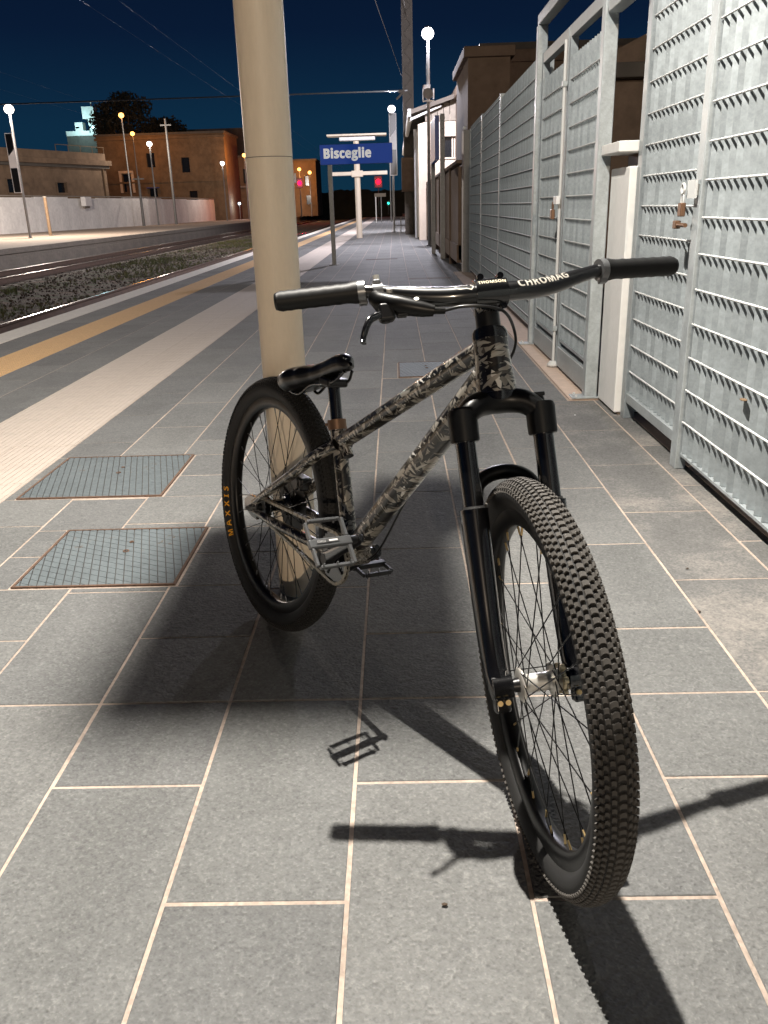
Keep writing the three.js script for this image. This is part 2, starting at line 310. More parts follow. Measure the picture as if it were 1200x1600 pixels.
// ---------- track bed, two tracks, opposite platform ----------
{
  const n = 1024, a = noiseGrid(n, 110, 3, .6, 71), b = noiseGrid(n, 7, 4, .55, 72), c = noiseGrid(n, 9, 4, .6, 73);
  const ballastMat = std([1, 1, 1], .95, 0, { map: tex(n, n, i => { const s = .5 + 1.1 * a[i], m = smooth(.5, .68, b[i]), r = smooth(.52, .66, c[i]); const k = [.062, .046, .034], gr = [.042, .048, .020], br = [.105, .058, .032]; return [0, 1, 2].map(j => s * (k[j] * (1 - m) * (1 - r * .6) + gr[j] * m + br[j] * r * .6 * (1 - m))); }, 3.3), bumpMap: tex(n, n, i => grey(a[i]), 3.3, false), bumpScale: .03 });
  const g = new THREE.PlaneGeometry(10.4, 200, 80, 700); g.rotateX(-Math.PI / 2); g.translate(-8.98, -.74, -88);
  const p = g.attributes.position; for (let i = 0; i < p.count; i++) { const x = p.getX(i), z = p.getZ(i); p.setY(i, -.745 + .02 * Math.sin(x * 7.1 + z * 3.3) * Math.sin(z * 5.7 - x * 2.2) + rr(-.014, .014)); }
  g.computeVertexNormals(); const q = g.attributes.uv; for (let i = 0; i < q.count; i++) q.setXY(i, p.getX(i), p.getZ(i));
  struct('track_bed', g, ballastMat);
  function track(cx, label) {
    const t = thing('railway_track', label, 'railway track', [cx, -.55, -90]);
    const prof = [[-.07, -.172], [.07, -.172], [.07, -.16], [.012, -.145], [.010, -.045], [.034, -.03], [.036, -.006], [.028, 0], [-.028, 0], [-.036, -.006], [-.034, -.03], [-.010, -.045], [-.012, -.145], [-.07, -.16]];
    const sh = new THREE.Shape(prof.map(([x, y]) => new THREE.Vector2(x, y)));
    const rg = new THREE.ExtrudeGeometry(sh, { depth: 190, bevelEnabled: false }); rg.translate(0, 0, -95);
    for (const s of [-1, 1]) { const r = part('rail', rg, M.rustSteel, t); r.position.x = s * .7175; part('running_surface', box(-.022, .022, .0012, .0035, -95, 95), M.railTop, r); }
    const sg = box(-1.2, 1.2, -.30, -.176, -.12, .12, .012), far = [];
    for (let i = 0; i < 300; i++) { const z = 88 - i * .6; if (i < 200) { const m = part('sleeper', sg, M.concrete, t); m.position.set(rr(-.02, .02), rr(-.006, .006), z); } else { const c = sg.clone(); c.translate(0, 0, z); far.push(c); } }
    part('sleeper_row', merge(far), M.concrete, t).userData.kind = 'stuff';
  }
  track(-5.645, 'rusty rails running along the beige striped platform edge');
  track(-11.95, 'rusty rails running along the opposite platform edge');
  // loose stones and weeds between the tracks
  const sg = new THREE.IcosahedronGeometry(1, 0); sg.scale(1, .7, 1);
  const stones = new THREE.InstancedMesh(sg, std([.062, .049, .038], .95), 16000); stones.name = 'ballast_stones'; stones.userData.kind = 'stuff'; stones.userData.label = 'loose grey brown ballast stones between the rails'; stones.userData.category = 'ballast'; stones.castShadow = stones.receiveShadow = true;
  const o = new THREE.Object3D(), col = new THREE.Color();
  for (let i = 0; i < 16000; i++) { const z = -1 - 75 * Math.pow(rnd(), 1.4); o.position.set(rr(-13.4, -4.2), -.735, z); o.rotation.set(rr(0, 6), rr(0, 6), rr(0, 6)); const s = rr(.018, .045); o.scale.set(s, s * rr(.7, 1), s * rr(.7, 1.2)); o.updateMatrix(); stones.setMatrixAt(i, o.matrix); const k = rr(.6, 1.5); stones.setColorAt(i, col.setRGB(k, k * rr(.9, 1), k * rr(.8, 1))); }
  scene.add(stones);
  const bl = []; for (let k = 0; k < 7; k++) { const a0 = k * .9, h = .6 + .4 * ((k * 37) % 10) / 10, gg = new THREE.BufferGeometry(); const dx = Math.cos(a0), dz = Math.sin(a0); gg.setAttribute('position', new THREE.Float32BufferAttribute([-dz * .06, 0, dx * .06, dz * .06, 0, -dx * .06, dx * .45, h, dz * .45], 3)); gg.setAttribute('uv', new THREE.Float32BufferAttribute([0, 0, 1, 0, .5, 1], 2)); gg.computeVertexNormals(); bl.push(gg); }
  const weeds = new THREE.InstancedMesh(merge(bl), std([.065, .08, .028], .9, 0, { side: THREE.DoubleSide }), 5200); weeds.name = 'weeds'; weeds.userData.kind = 'stuff'; weeds.userData.label = 'low weeds growing in the gravel between the tracks'; weeds.userData.category = 'weeds'; weeds.castShadow = weeds.receiveShadow = true;
  for (let i = 0; i < 5200; i++) { let x, z; do { x = rr(-10.6, -6.5); z = -2 - 70 * Math.pow(rnd(), 1.3); } while (Math.sin(x * 1.7 + z * .6) + Math.sin(z * .37 - x * .8) < rr(-.6, .9)); o.position.set(x, -.75, z); o.rotation.set(0, rr(0, 6), 0); const s = rr(.05, .17); o.scale.set(s, s, s); o.updateMatrix(); weeds.setMatrixAt(i, o.matrix); const k = rr(.6, 1.3); weeds.setColorAt(i, col.setRGB(k * rr(.9, 1.5), k, k * .8)); }
  scene.add(weeds);
  // opposite platform: paved top, pale edge, rough face
  struct('opposite_platform', merge([box(-50, -14.35, -1.0, 0, -190, 10)]), noisy([.27, .215, .17], 2.4, .18, 40, 74, .9));
  struct('opposite_platform_edge', merge([box(-14.38, -14.02, -.18, .008, -190, 10), box(-14.3, -14.12, -1.0, -.18, -190, 10)]), M.concrete);
  struct('ground', new THREE.PlaneGeometry(1200, 1200).rotateX(-Math.PI / 2).translate(0, -1.02, -200), M.asphalt);
  struct('yard', box(1.30, 60, -1.0, -.06, -200, 40), M.asphalt);
}
// ---------- the tall lamp column the bicycle leans on; its lamp lights this end of the platform ----------
{
  const t = thing('lamp_column', 'thick round beige column behind the bicycle rear wheel', 'column', [-.306, 0, -2.2252]);
  part('shaft', merge([new THREE.CylinderGeometry(.058, .058, 1.176, 48, 1, true).translate(0, .588, 0), new THREE.CylinderGeometry(.058, .058, 2.0724, 48, 1, true).translate(0, 1.1776 + 1.0362, 0)]), M.columnPaint, t);
  part('shaft_joint', new THREE.CylinderGeometry(.0572, .0572, .0016, 48, 1, true).translate(0, 1.1768, 0), M.darkStone, t);
  part('cap_plate', merge([box(-.147, .019, 3.252, 3.302, .032, .247, .012), box(-.05, .03, 3.251, 3.29, -.05, .031)]), M.columnPaint, t);
  part('neck', merge([cyl(V(-.07, 3.3, .11), V(-.07, 3.99, .11), .011), cyl(V(-.07, 3.302, .11), V(-.07, 3.32, .11), .022)]), M.darkGalv, t);
  const head = part('lamp_head', new THREE.LatheGeometry([[0, 4.06], [.06, 4.055], [.15, 4.02], [.16, 3.985], [.15, 3.975], [.0, 3.975]].map(([x, y]) => new THREE.Vector2(Math.max(x, .0005), y)), 40).translate(-.07, 0, .11), M.darkGalv, t);
  part('lens', new THREE.CylinderGeometry(.028, .028, .012, 24).translate(-.085, 3.968, .15), glow(NEARWHITE, 6), head);
  pointLight(t, -.085, 3.945, .15, NEARWHITE, 152, 1.3);
}
// ---------- lamp posts on both platforms ----------
function lampPost(name, label, x, z, y0, h, hex, cd, { r = .045, globe = .155, group, mat = M.poleGrey } = {}) {
  const t = thing(name, label, 'lamp post', [x, y0, z], group);
  part('pole', merge([new THREE.CylinderGeometry(r * .8, r, h - globe, 14).translate(0, (h - globe) / 2, 0), new THREE.CylinderGeometry(r * 1.9, r * 1.9, .03, 14).translate(0, .015, 0)]), mat, t);
  const hd = part('lamp_head', new THREE.LatheGeometry([[.0005, h + globe * 1.12], [globe * .3, h + globe * 1.1], [globe * .5, h + globe * .9], [globe * .5, h + globe * .75], [.0005, h + globe * .7]].map(([a, b]) => new THREE.Vector2(a, b)), 24), M.poleGrey, t);
  part('glowing_globe', new THREE.SphereGeometry(globe, 20, 14).scale(1, .92, 1).translate(0, h, 0), glow(hex, 7), hd);
  if (cd) pointLight(t, 0, h, 0, hex, cd, globe / .02 * .8);
  return t;
}
{
  const L = lampPost('platform_lamp', 'tall platform lamp with a horn loudspeaker on its pole', .96, -23.9, 0, 5.12, WHITE, 245, { r: .05 });
  const sp = part('loudspeaker', merge([cyl(V(-.02, 3.72, .06), V(-.02, 3.72, .30), .03, .13, 20), cyl(V(-.02, 3.72, .30), V(-.02, 3.72, .315), .13, .13, 20)]), M.darkGalv, L);
  part('bracket', merge([box(-.15, -.12, 3.58, 3.95, .02, .1), box(.12, .15, 3.62, 3.86, .02, .1), box(-.15, .15, 3.56, 3.59, .02, .12), box(-.15, .05, 3.86, 3.95, .02, .1)]), M.signWhite, sp);
  lampPost('platform_lamp', 'platform lamp behind the blue station sign with a striped marker board', .0, -38.2, 0, 4.84, WHITE, 260);
  lampPost('platform_lamp', 'platform lamp standing beyond the open end of the louvre fence', .55, 25, 0, 5.12, 0xffe8cc, 620, { r: .05 });
  lampPost('platform_lamp', 'platform lamp at the far end of this platform', -.2, -62, 0, 4.9, WHITE, 200);
  lampPost('opposite_lamp', 'white lamp on the opposite platform with a striped marker board', -19.52, -46.6, 0, 6.25, 0xfff0e2, 900, { r: .07, globe: .24 });
  lampPost('opposite_lamp', 'white lamp on the opposite platform in front of the blue doorway', -21.8, -81, 0, 6.9, 0xfff0e2, 85, { r: .075, globe: .24 });
  lampPost('opposite_lamp', 'white lamp on the opposite platform where the pale wall ends', -19.1, -100.5, 0, 6.08, 0xfff4ea, 60, { r: .08, globe: .24 });
  const lit = { r: .07, globe: .24 };
  lampPost('street_lamp', 'tall orange street lamp beside the long low warehouse', -24.9, -84, 0, 9.6, ORANGE, 40, lit);
  lampPost('street_lamp', 'orange street lamp beside the lit doorway of the ochre house', -29.8, -104, 0, 9.7, ORANGE, 55, lit);
  lampPost('street_lamp', 'orange street lamp at the end corner of the ochre house', -22.6, -116, 0, 8.7, ORANGE, 45, lit);
  lampPost('street_lamp', 'orange street lamp in front of the narrow lit house', -17.9, -108.5, 0, 7.3, ORANGE, 60, lit);
  lampPost('street_lamp', 'low pale street lamp near the dark gap in the wall', -19.4, -111, 0, 1.9, 0xdff2ff, 12, { r: .05, globe: .16 });
  lampPost('street_lamp', 'orange street lamp between the distant houses past the column', -13.3, -127, 0, 6.3, ORANGE, 22, lit);
  lampPost('street_lamp', 'orange street lamp on the right of the distant houses', -11.75, -126, 0, 5.8, ORANGE, 75, lit);
  lampPost('street_lamp', 'small white lamp low beside the distant houses', -14.2, -125, 0, 2.9, 0xfff0e0, 40, lit);
}
// marker boards: dark panel, white border, white slanted band
for (const [x, z, y0, y1, w, lab] of [[.03, -37.95, 2.26, 4.66, .31, 'tall narrow black and white marker board beside the station sign'], [-19.66, -46.35, 2.26, 5.12, .40, 'tall narrow black and white marker board by the pale wall']]) {
  const t = thing('marker_board', lab, 'sign', [x, 0, z]), h = y1 - y0;
  part('board', box(-w / 2, w / 2, y0, y1, -.02, .02), M.signWhite, t);
  part('dark_field', box(-w / 2 + .03, w / 2 - .03, y0 + .03, y0 + h * .42, .021, .026), M.black, t);
  const s = new THREE.Shape([[-w / 2 + .03, y0 + h * .62], [w / 2 - .03, y0 + h * .74], [w / 2 - .03, y1 - .03], [-w / 2 + .03, y1 - .03]].map(([a, b]) => new THREE.Vector2(a, b)));
  part('dark_field', new THREE.ExtrudeGeometry(s, { depth: .005, bevelEnabled: false }).translate(0, 0, .021), M.black, t);
  part('clamp', box(-.05, .05, y0 + h * .5, y0 + h * .55, -.10, -.021), M.darkGalv, t);
}
// ---------- station name sign ----------
{
  const t = thing('station_sign', 'blue Bisceglie station name sign on a grey post', 'sign', [-.69, 0, -16.97]);
  part('post', merge([box(-.545, -.465, 0, 2.0, -.04, .04, .006), box(-.60, -.41, 0, .012, -.09, .09)]), M.poleGrey, t);
  const panel = part('panel', box(-.675, .685, 1.815, 2.165, .045, .075, .006), M.blueSign, t);
  const map = canvasTex(1024, 256, (c, w, h) => { c.fillStyle = '#083d98'; c.fillRect(0, 0, w, h); c.fillStyle = '#f1f1f1'; c.font = 'bold 170px sans-serif'; c.textBaseline = 'middle'; c.fillText('Bisceglie', 40, h * .45, 690); c.lineWidth = 9; c.strokeStyle = '#f1f1f1'; c.strokeText('Bisceglie', 40, h * .45, 690); });
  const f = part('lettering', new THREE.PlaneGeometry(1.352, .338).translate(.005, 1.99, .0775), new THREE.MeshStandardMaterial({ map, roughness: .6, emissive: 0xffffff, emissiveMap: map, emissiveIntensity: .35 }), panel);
  part('bracket', merge([box(-.56, -.45, 1.86, 1.89, -.045, .044), box(-.56, -.45, 2.07, 2.10, -.045, .044)]), M.poleGrey, t);
}
// blue notice board seen end on, on two drilled posts
{
  const t = thing('notice_board', 'narrow blue notice board seen end on between two drilled posts', 'sign', [.97, 0, -18.9]);
  for (const [x, z] of [[-.08, -1.05], [.02, .95]]) { const p = part('post', box(x - .045, x + .045, 0, 2.72, z - .04, z + .04), M.poleGrey, t); part('bolt_hole', merge([2.6, 2.45, 2.28].map(y => cyl(V(x, y, z + .038), V(x, y, z + .0415), .014))), M.black, p); }
  part('panel', box(-.125, -.04, 1.9, 2.70, -1.0, .9), M.blueSign, t);
}
// ---------- beige column farther along, with two cross arms ----------
{
  const t = thing('shelter_column', 'beige column with two long cross arms behind the station sign', 'column', [-1.26, 0, -31.5]);
  part('shaft', new THREE.CylinderGeometry(.095, .105, 3.36, 28).translate(0, 1.68, 0), M.columnPaint, t);
  part('cross_arm', box(-1.02, 1.06, 2.10, 2.22, -.14, .14, .01), M.columnPaint, t); part('cross_arm', box(-1.0, 1.06, 3.36, 3.42, -.3, .3, .01), M.columnPaint, t);
  part('collar', box(-.2, .2, 2.05, 2.25, -.17, .17, .01), M.columnPaint, t); part('lamp_tray', box(-.58, .66, 3.22, 3.34, -.16, .16, .02), M.signWhite, t);
}
// ---------- overhead line mast, span wires ----------
{
  const t = thing('overhead_line_mast', 'dark lattice mast of the overhead line beside the white building', 'mast', [.62, 0, -34]);
  part('leg', box(-.20, -.13, 0, 9, -.05, .05), M.darkStone, t); part('leg', box(.13, .20, 0, 9, -.05, .05), M.darkStone, t);
  for (let k = 0; k < 30; k++) { const a = k % 2 ? -.14 : .14; part('lacing_bar', cyl(V(a, .2 + k * .29, 0), V(-a, .2 + (k + 1) * .29, 0), .02, .02, 6), M.darkStone, t); }
  part('back_plate', box(-.13, .13, 0, 9, -.052, -.03), M.darkStone, t);
  part('switch_box', box(-.30, .30, 1.55, 2.75, -.1, .16, .02), M.brownWall, t); part('insulator', merge([cyl(V(-.35, 5.0, 0), V(-.2, 5.0, 0), .06), cyl(V(-.42, 4.75, 0), V(-.2, 4.95, 0), .04)]), M.darkStone, t);
  const arm = thing('gantry_beam', 'thin dark gantry beam crossing above the tracks', 'beam', [.6, 5.02, -34]);
  part('beam', box(-24, 0, -.02, .02, -.02, .02), M.black, arm);
  for (const [x, lab] of [[-5.645, 'overhead wire above the near track'], [-11.95, 'overhead wire above the far track']]) {
    const w = thing('contact_wire', lab, 'wire', [x, 4.75, -80]); part('wire', merge([cyl(V(0, 0, 82), V(0, 0, -90), .001, .001, 6), cyl(V(0, .5, 82), V(0, .5, -90), .001, .001, 6)]), M.black, w);
  }
  const f = thing('feeder_wire', 'dark wires slanting from the mast overhead', 'wire', [.6, 7.4, -34]);
  part('wire', merge([cyl(V(0, 0, 0), V(-1.6, 1.2, 32), .009, .009, 6), cyl(V(-.2, -1.9, 0), V(-3.4, 3.2, 22), .008, .008, 6)]), M.darkStone, f);
}
// bench-like railing, far sign, signals
{
  const t = thing('railing', 'low grey pipe railing beside the lattice mast', 'railing', [.25, 0, -36]);
  for (const x of [-.24, .02, .28]) part('post', cyl(V(x, 0, 0), V(x, .62, 0), .022, .022, 10), M.darkGalv, t);
  part('rail', cyl(V(-.26, .6, 0), V(.3, .6, 0), .022, .022, 10), M.darkGalv, t); part('rail', cyl(V(-.26, .3, 0), V(.3, .3, 0), .018, .018, 10), M.darkGalv, t);
  const s = thing('platform_end_sign', 'small pale sign on two thin posts far along the platform', 'sign', [-.9, 0, -60]);
  part('post', box(-.35, -.28, 0, 1.66, -.03, .03), M.signWhite, s); part('post', box(.02, .07, 0, 1.66, -.03, .03), M.poleGrey, s); part('panel', box(-.4, .38, 1.66, 1.88, -.02, .02), M.concrete, s);
  for (const [x, y, z, hex, r, lab, cd] of [[-2.02, 4.15, -120, 0xff1028, .34, 'red signal light above the end of the platform', 60], [-11.58, 4.03, -110, 0xff1040, .26, 'red signal light beside the distant lit houses', 40], [-.72, 1.4, -118, 0x30ffd0, .12, 'tiny green signal light low beyond the platform', 3]]) {
    const g = thing('rail_signal', lab, 'signal', [x, 0, z]); part('post', cyl(V(0, 0, -.2), V(0, y, -.2), .06, .06, 10), M.black, g);
    const h = part('housing', box(-r * 1.5, r * 1.5, y - r * 2.2, y + r * 2.2, -.3, -.1, .04), M.black, g); part('lens', new THREE.SphereGeometry(r, 18, 12).scale(1, 1, .45).translate(0, y, -.06), glow(hex, 5), h); pointLight(g, 0, y, .35, hex, cd, 8);
  }
}
// ---------- galvanised louvre fence and gates along the right side ----------
{
  const slatGeo = {}, rodGeo = {};
  function louvre(parent, xf, z0, z1, yb, yt, rod0, pitch = .06, rodN = 20, x1 = xf) {   // z0 near end, z1 far end; slats turned 45 degrees, rods across their proud edges
    const n = Math.round((z0 - z1) / pitch), key = (yt - yb).toFixed(3);
    if (!slatGeo[key]) slatGeo[key] = [0, 1, 2].map(k => { const g = new THREE.BoxGeometry(.050, yt - yb, .0042); const b = boxUV(g, k * .13, k * .21); b.rotateY(-.5236); return b; });
    for (let i = 0; i < n; i++) { const f = (i + .5) / n, m = part('slat', slatGeo[key][i % 3], M.galv[(i * 7 + (i >> 2)) % 3], parent); m.position.set(xf + (x1 - xf) * f + .0217, (yb + yt) / 2, z0 + (z1 - z0) * f); m.rotation.y = rr(-.012, .012); }
    const L = Math.hypot(z0 - z1, x1 - xf), rk = L.toFixed(3); if (!rodGeo[rk]) rodGeo[rk] = new THREE.CylinderGeometry(.0042, .0042, L, 8).rotateX(Math.PI / 2);
    for (let k = 0; k < rodN; k++) { const y = rod0 + .1301 * k; if (y > yt - .01) break; const m = part('rod', rodGeo[rk], M.steelBright, parent); m.position.set((xf + x1) / 2 - .0012, y, (z0 + z1) / 2); m.rotation.y = Math.atan2(xf - x1, z0 - z1); }
  }
  const G = M.galv;
  {
    const t = thing('fence_panel', 'large louvre fence panel nearest the bicycle handlebar grip, sand at its foot', 'fence', [0, 0, 0]);
    louvre(t, 1.15, 1.7, -3.29, .074, 2.10, .201);
    part('bottom_rail', box(1.148, 1.196, .062, .072, -3.29, 1.7), G[0], t); part('top_rail', box(1.148, 1.19, 2.102, 2.14, -3.29, 1.7), G[0], t);
    part('end_post', box(1.135, 1.178, .0, 2.16, -3.365, -3.295, .004), G[1], t); part('end_post', box(1.135, 1.178, 0, 2.16, 1.702, 1.77, .004), G[1], t);
  }
  {
    const t = thing('gate_leaf', 'louvre gate leaf between the white pillar and the padlock', 'gate', [0, 0, 0]);
    louvre(t, 1.165, -3.40, -4.165, .135, 2.08, .241);
    part('bottom_rail', box(1.155, 1.205, .085, .132, -4.165, -3.40, .003), G[0], t); part('top_rail', box(1.155, 1.205, 2.085, 2.13, -4.165, -3.40, .003), G[0], t);
    part('stile', box(1.15, 1.20, .05, 2.13, -3.398, -3.367, .003), G[2], t); part('stile', box(1.15, 1.205, .0, 2.13, -4.235, -4.167, .004), G[2], t);
    const h = part('hasp', merge([box(1.118, 1.126, 1.05, 1.115, -3.40, -3.31), new THREE.TorusGeometry(.017, .0055, 8, 18).rotateY(Math.PI / 2).translate(1.105, 1.085, -3.405), box(1.126, 1.150, 1.06, 1.10, -3.37, -3.32)]), M.steelBright, t);
    part('bolt', merge([cyl(V(1.10, .955, -3.43), V(1.10, .955, -3.33), .008), box(1.09, 1.112, .94, .97, -3.455, -3.42, .003)]), M.bronze, t);
  }
  {
    const t = thing('padlock', 'brown brass padlock hanging from the hasp of the near gate', 'padlock', [1.105, 1.03, -3.405]);
    part('body', box(-.010, .010, -.045, .005, -.019, .019, .004), M.bronze, t); part('shackle', sweep(curve([V(0, 0, -.012), V(0, .028, -.012), V(0, .042, 0), V(0, .028, .012), V(0, 0, .012)], 14), .0032, { seg: 8 }), M.steelBright, t);
  }
  {
    const t = thing('gate_pillar', 'white painted pillar with a ledge between the gates', 'pillar', [0, 0, 0]);
    part('shaft', box(1.118, 1.40, .012, 1.20, -4.602, -4.245, .008), M.pillarWhite, t); part('recess', box(1.20, 1.39, 1.20, 1.262, -4.60, -4.25), M.bronze, t);
    part('ledge', box(1.062, 1.40, 1.262, 1.312, -4.608, -4.252, .006), M.pillarWhite, t);
    part('footing', box(1.14, 1.39, .0, .011, -4.6, -4.25), M.brownWall, t);
  }
  function post(z, h, label, x0 = 1.044, x1 = 1.114) {
    const t = thing('gate_post', label, 'post', [0, 0, 0]);
    part('tube', box(x0, x1, .014, h, z - .035, z + .035, .006), G[1], t); const p = part('base_plate', box(x0 - .07, x1 + .02, .0105, .019, z - .05, z + .05, .002), G[0], t);
    part('bolt', merge([[x0 - .045, z + .03], [x0 - .045, z - .03]].map(([a, b]) => new THREE.CylinderGeometry(.008, .008, .012, 6).translate(a, .024, b))), M.steelBright, p);
  }
  post(-4.643, 2.20, 'square galvanised gate post beside the white pillar'); post(-6.585, 2.20, 'square galvanised gate post at the far end of the double gate', 1.028, 1.098);
  { const t = thing('gate_lintel', 'galvanised beam across the top of the double gate', 'beam', [0, 0, 0]); part('tube', box(1.034, 1.104, 2.202, 2.272, -6.62, -4.608, .006), G[2], t); }
  { const t = thing('gate_header', 'short galvanised beam above the white pillar', 'beam', [0, 0, 0]); part('tube', box(1.055, 1.125, 1.90, 1.97, -4.607, -4.17, .006), G[1], t); }
  for (const [z0, z1, lab, far] of [[-4.685, -5.575, 'double gate leaf hung on the post by the white pillar', 0], [-5.605, -6.545, 'double gate leaf hung on the far gate post', 1]]) {
    const t = thing('gate_leaf', lab, 'gate', [0, 0, 0]);
    louvre(t, 1.075, z0 - .045, z1 + .045, .205, 1.86, .30, .06);
    part('stile', box(1.062, 1.108, .03, 2.02, z0 - .042, z0, .003), G[1], t); part('stile', box(1.062, 1.108, .03, 2.02, z1, z1 + .042, .003), G[1], t);
    part('top_rail', box(1.062, 1.108, 1.955, 2.02, z1 + .043, z0 - .043, .003), G[2], t); part('kick_plate', box(1.058, 1.104, .028, .155, z1 + .043, z0 - .043, .004), G[0], t);
    part('grating_rail', box(1.07, 1.11, .185, .203, z1 + .043, z0 - .043), G[0], t);
  }
  { const t = thing('drop_bolt', 'vertical drop bolt rod with a floor socket where the gate leaves meet', 'bolt', [1.045, 0, -5.59]);
    part('rod', cyl(V(0, .02, 0), V(0, 1.95, 0), .0095, .0095, 12), M.steelBright, t); part('socket', new THREE.LatheGeometry([[.0005, .05], [.022, .048], [.038, .03], [.042, .010], [.0005, .010]].map(([a, b]) => new THREE.Vector2(a, b)), 18), M.steelBright, t); part('guide', merge([box(-.014, .014, .25, .28, -.014, .016), box(-.014, .014, 1.7, 1.73, -.014, .016)]), G[1], t); }
  { const t = thing('padlock', 'brown padlock and pale hasp where the double gate leaves meet', 'padlock', [1.02, 1.0, -5.62]);
    part('hasp', box(-.006, .02, .035, .085, -.03, .07, .003), M.signWhite, t); part('body', box(-.016, .008, -.055, .005, -.075, -.02, .005), M.bronze, t); part('shackle', sweep(curve([V(-.004, 0, -.062), V(-.004, .035, -.062), V(-.004, .048, -.045), V(-.004, .035, -.03), V(-.004, 0, -.03)], 12), .005, { seg: 8 }), M.bronze, t); }
  const fx = z => 1.125 + (z + 6.66) * (-.0105);
  [[-6.66, -9.68, 'long louvre fence panel beyond the double gate'], [-9.74, -11.9, 'middle louvre fence panel beyond the double gate'], [-11.96, -13.92, 'last louvre fence panel before the dark end post']].forEach(([z0, z1, lab]) => {
    const t = thing('fence_panel', lab, 'fence', [0, 0, 0]);
    louvre(t, fx(z0), z0, z1, .075, 2.09 + .012 * (-z0 - 6.66), .135, .06, 20, fx(z1));
    part('end_post', box(fx(z1) - .012, fx(z1) + .05, .011, 2.13, z1 - .055, z1 - .003, .004), G[0], t);
    const b = part('bottom_rail', box(-.002, .042, .060, .073, -(z0 - z1) / 2, (z0 - z1) / 2), G[0], t); b.position.set((fx(z0) + fx(z1)) / 2, 0, (z0 + z1) / 2); b.rotation.y = Math.atan2(fx(z0) - fx(z1), z0 - z1);
  });
  { const t = thing('end_pillar', 'dark grey end pillar where the louvre fence stops', 'pillar', [0, 0, 0]); part('shaft', box(1.10, 1.25, 0, 2.12, -14.36, -14.0, .008), M.darkGalv, t); part('cap', new THREE.SphereGeometry(.03, 12, 8).translate(1.12, 2.15, -14.05), M.signWhite, t); }
}
// ---------- concrete wall of panels, standing on short feet, after the fence ----------
{
  const t = thing('panel_wall', 'brown concrete panel wall on short feet past the fence', 'wall', [0, 0, 0]);
  for (let k = 0; k < 7; k++) { const z = -14.45 - k * 1.9; part('panel', box(1.05, 1.12, .17, 1.62 + .03 * Math.sin(k * 3), z - 1.84, z, .008), M.brownWall, t); part('plinth', box(1.03, 1.14, .13, .42, z - 1.84, z, .01), M.brownWall, t); part('foot', box(1.02, 1.16, 0, 1.66, z - 1.895, z - 1.845, .004), M.brownWall, t); }
  part('coping', box(1.02, 1.16, 1.665, 1.72, -27.8, -14.45, .01), M.brownWall, t);
}
// ---------- brown building beyond the fence ----------
{
  const t = thing('brown_building', 'tall brown plastered building behind the louvre fence', 'building', [0, 0, 0]);
  part('wall', box(1.95, 14, -.06, 4.0, -30, -21), M.brownWall, t); part('tower', box(1.36, 2.10, -.06, 3.45, -19.2, -16.4), M.brownWall, t);
  part('cornice', box(1.28, 2.18, 3.45, 3.62, -19.3, -16.3, .02), M.brownWall, t); part('cornice', box(1.87, 14.1, 4.0, 4.25, -30.1, -20.9, .02), M.brownWall, t);
  part('roof', box(2.0, 14, 4.25, 4.4, -29.9, -21), M.darkStone, t);
  const s = thing('brick_shed', 'dark brown shed seen through the slot above the white pillar', 'shed', [0, 0, 0]);
  part('wall', box(2.6, 5.2, -.06, 2.45, -14.6, -11.6), M.brownWall, s); part('eave', box(2.45, 5.35, 2.45, 2.62, -14.7, -11.4, .02), M.darkStone, s);
  const rf = new THREE.Shape([[2.45, 2.62], [5.35, 2.62], [3.6, 3.15]].map(([a, b]) => new THREE.Vector2(a, b))); part('gable', new THREE.ExtrudeGeometry(rf, { depth: 3.2, bevelEnabled: false }).translate(0, 0, -14.65), M.brownWall, s);
}
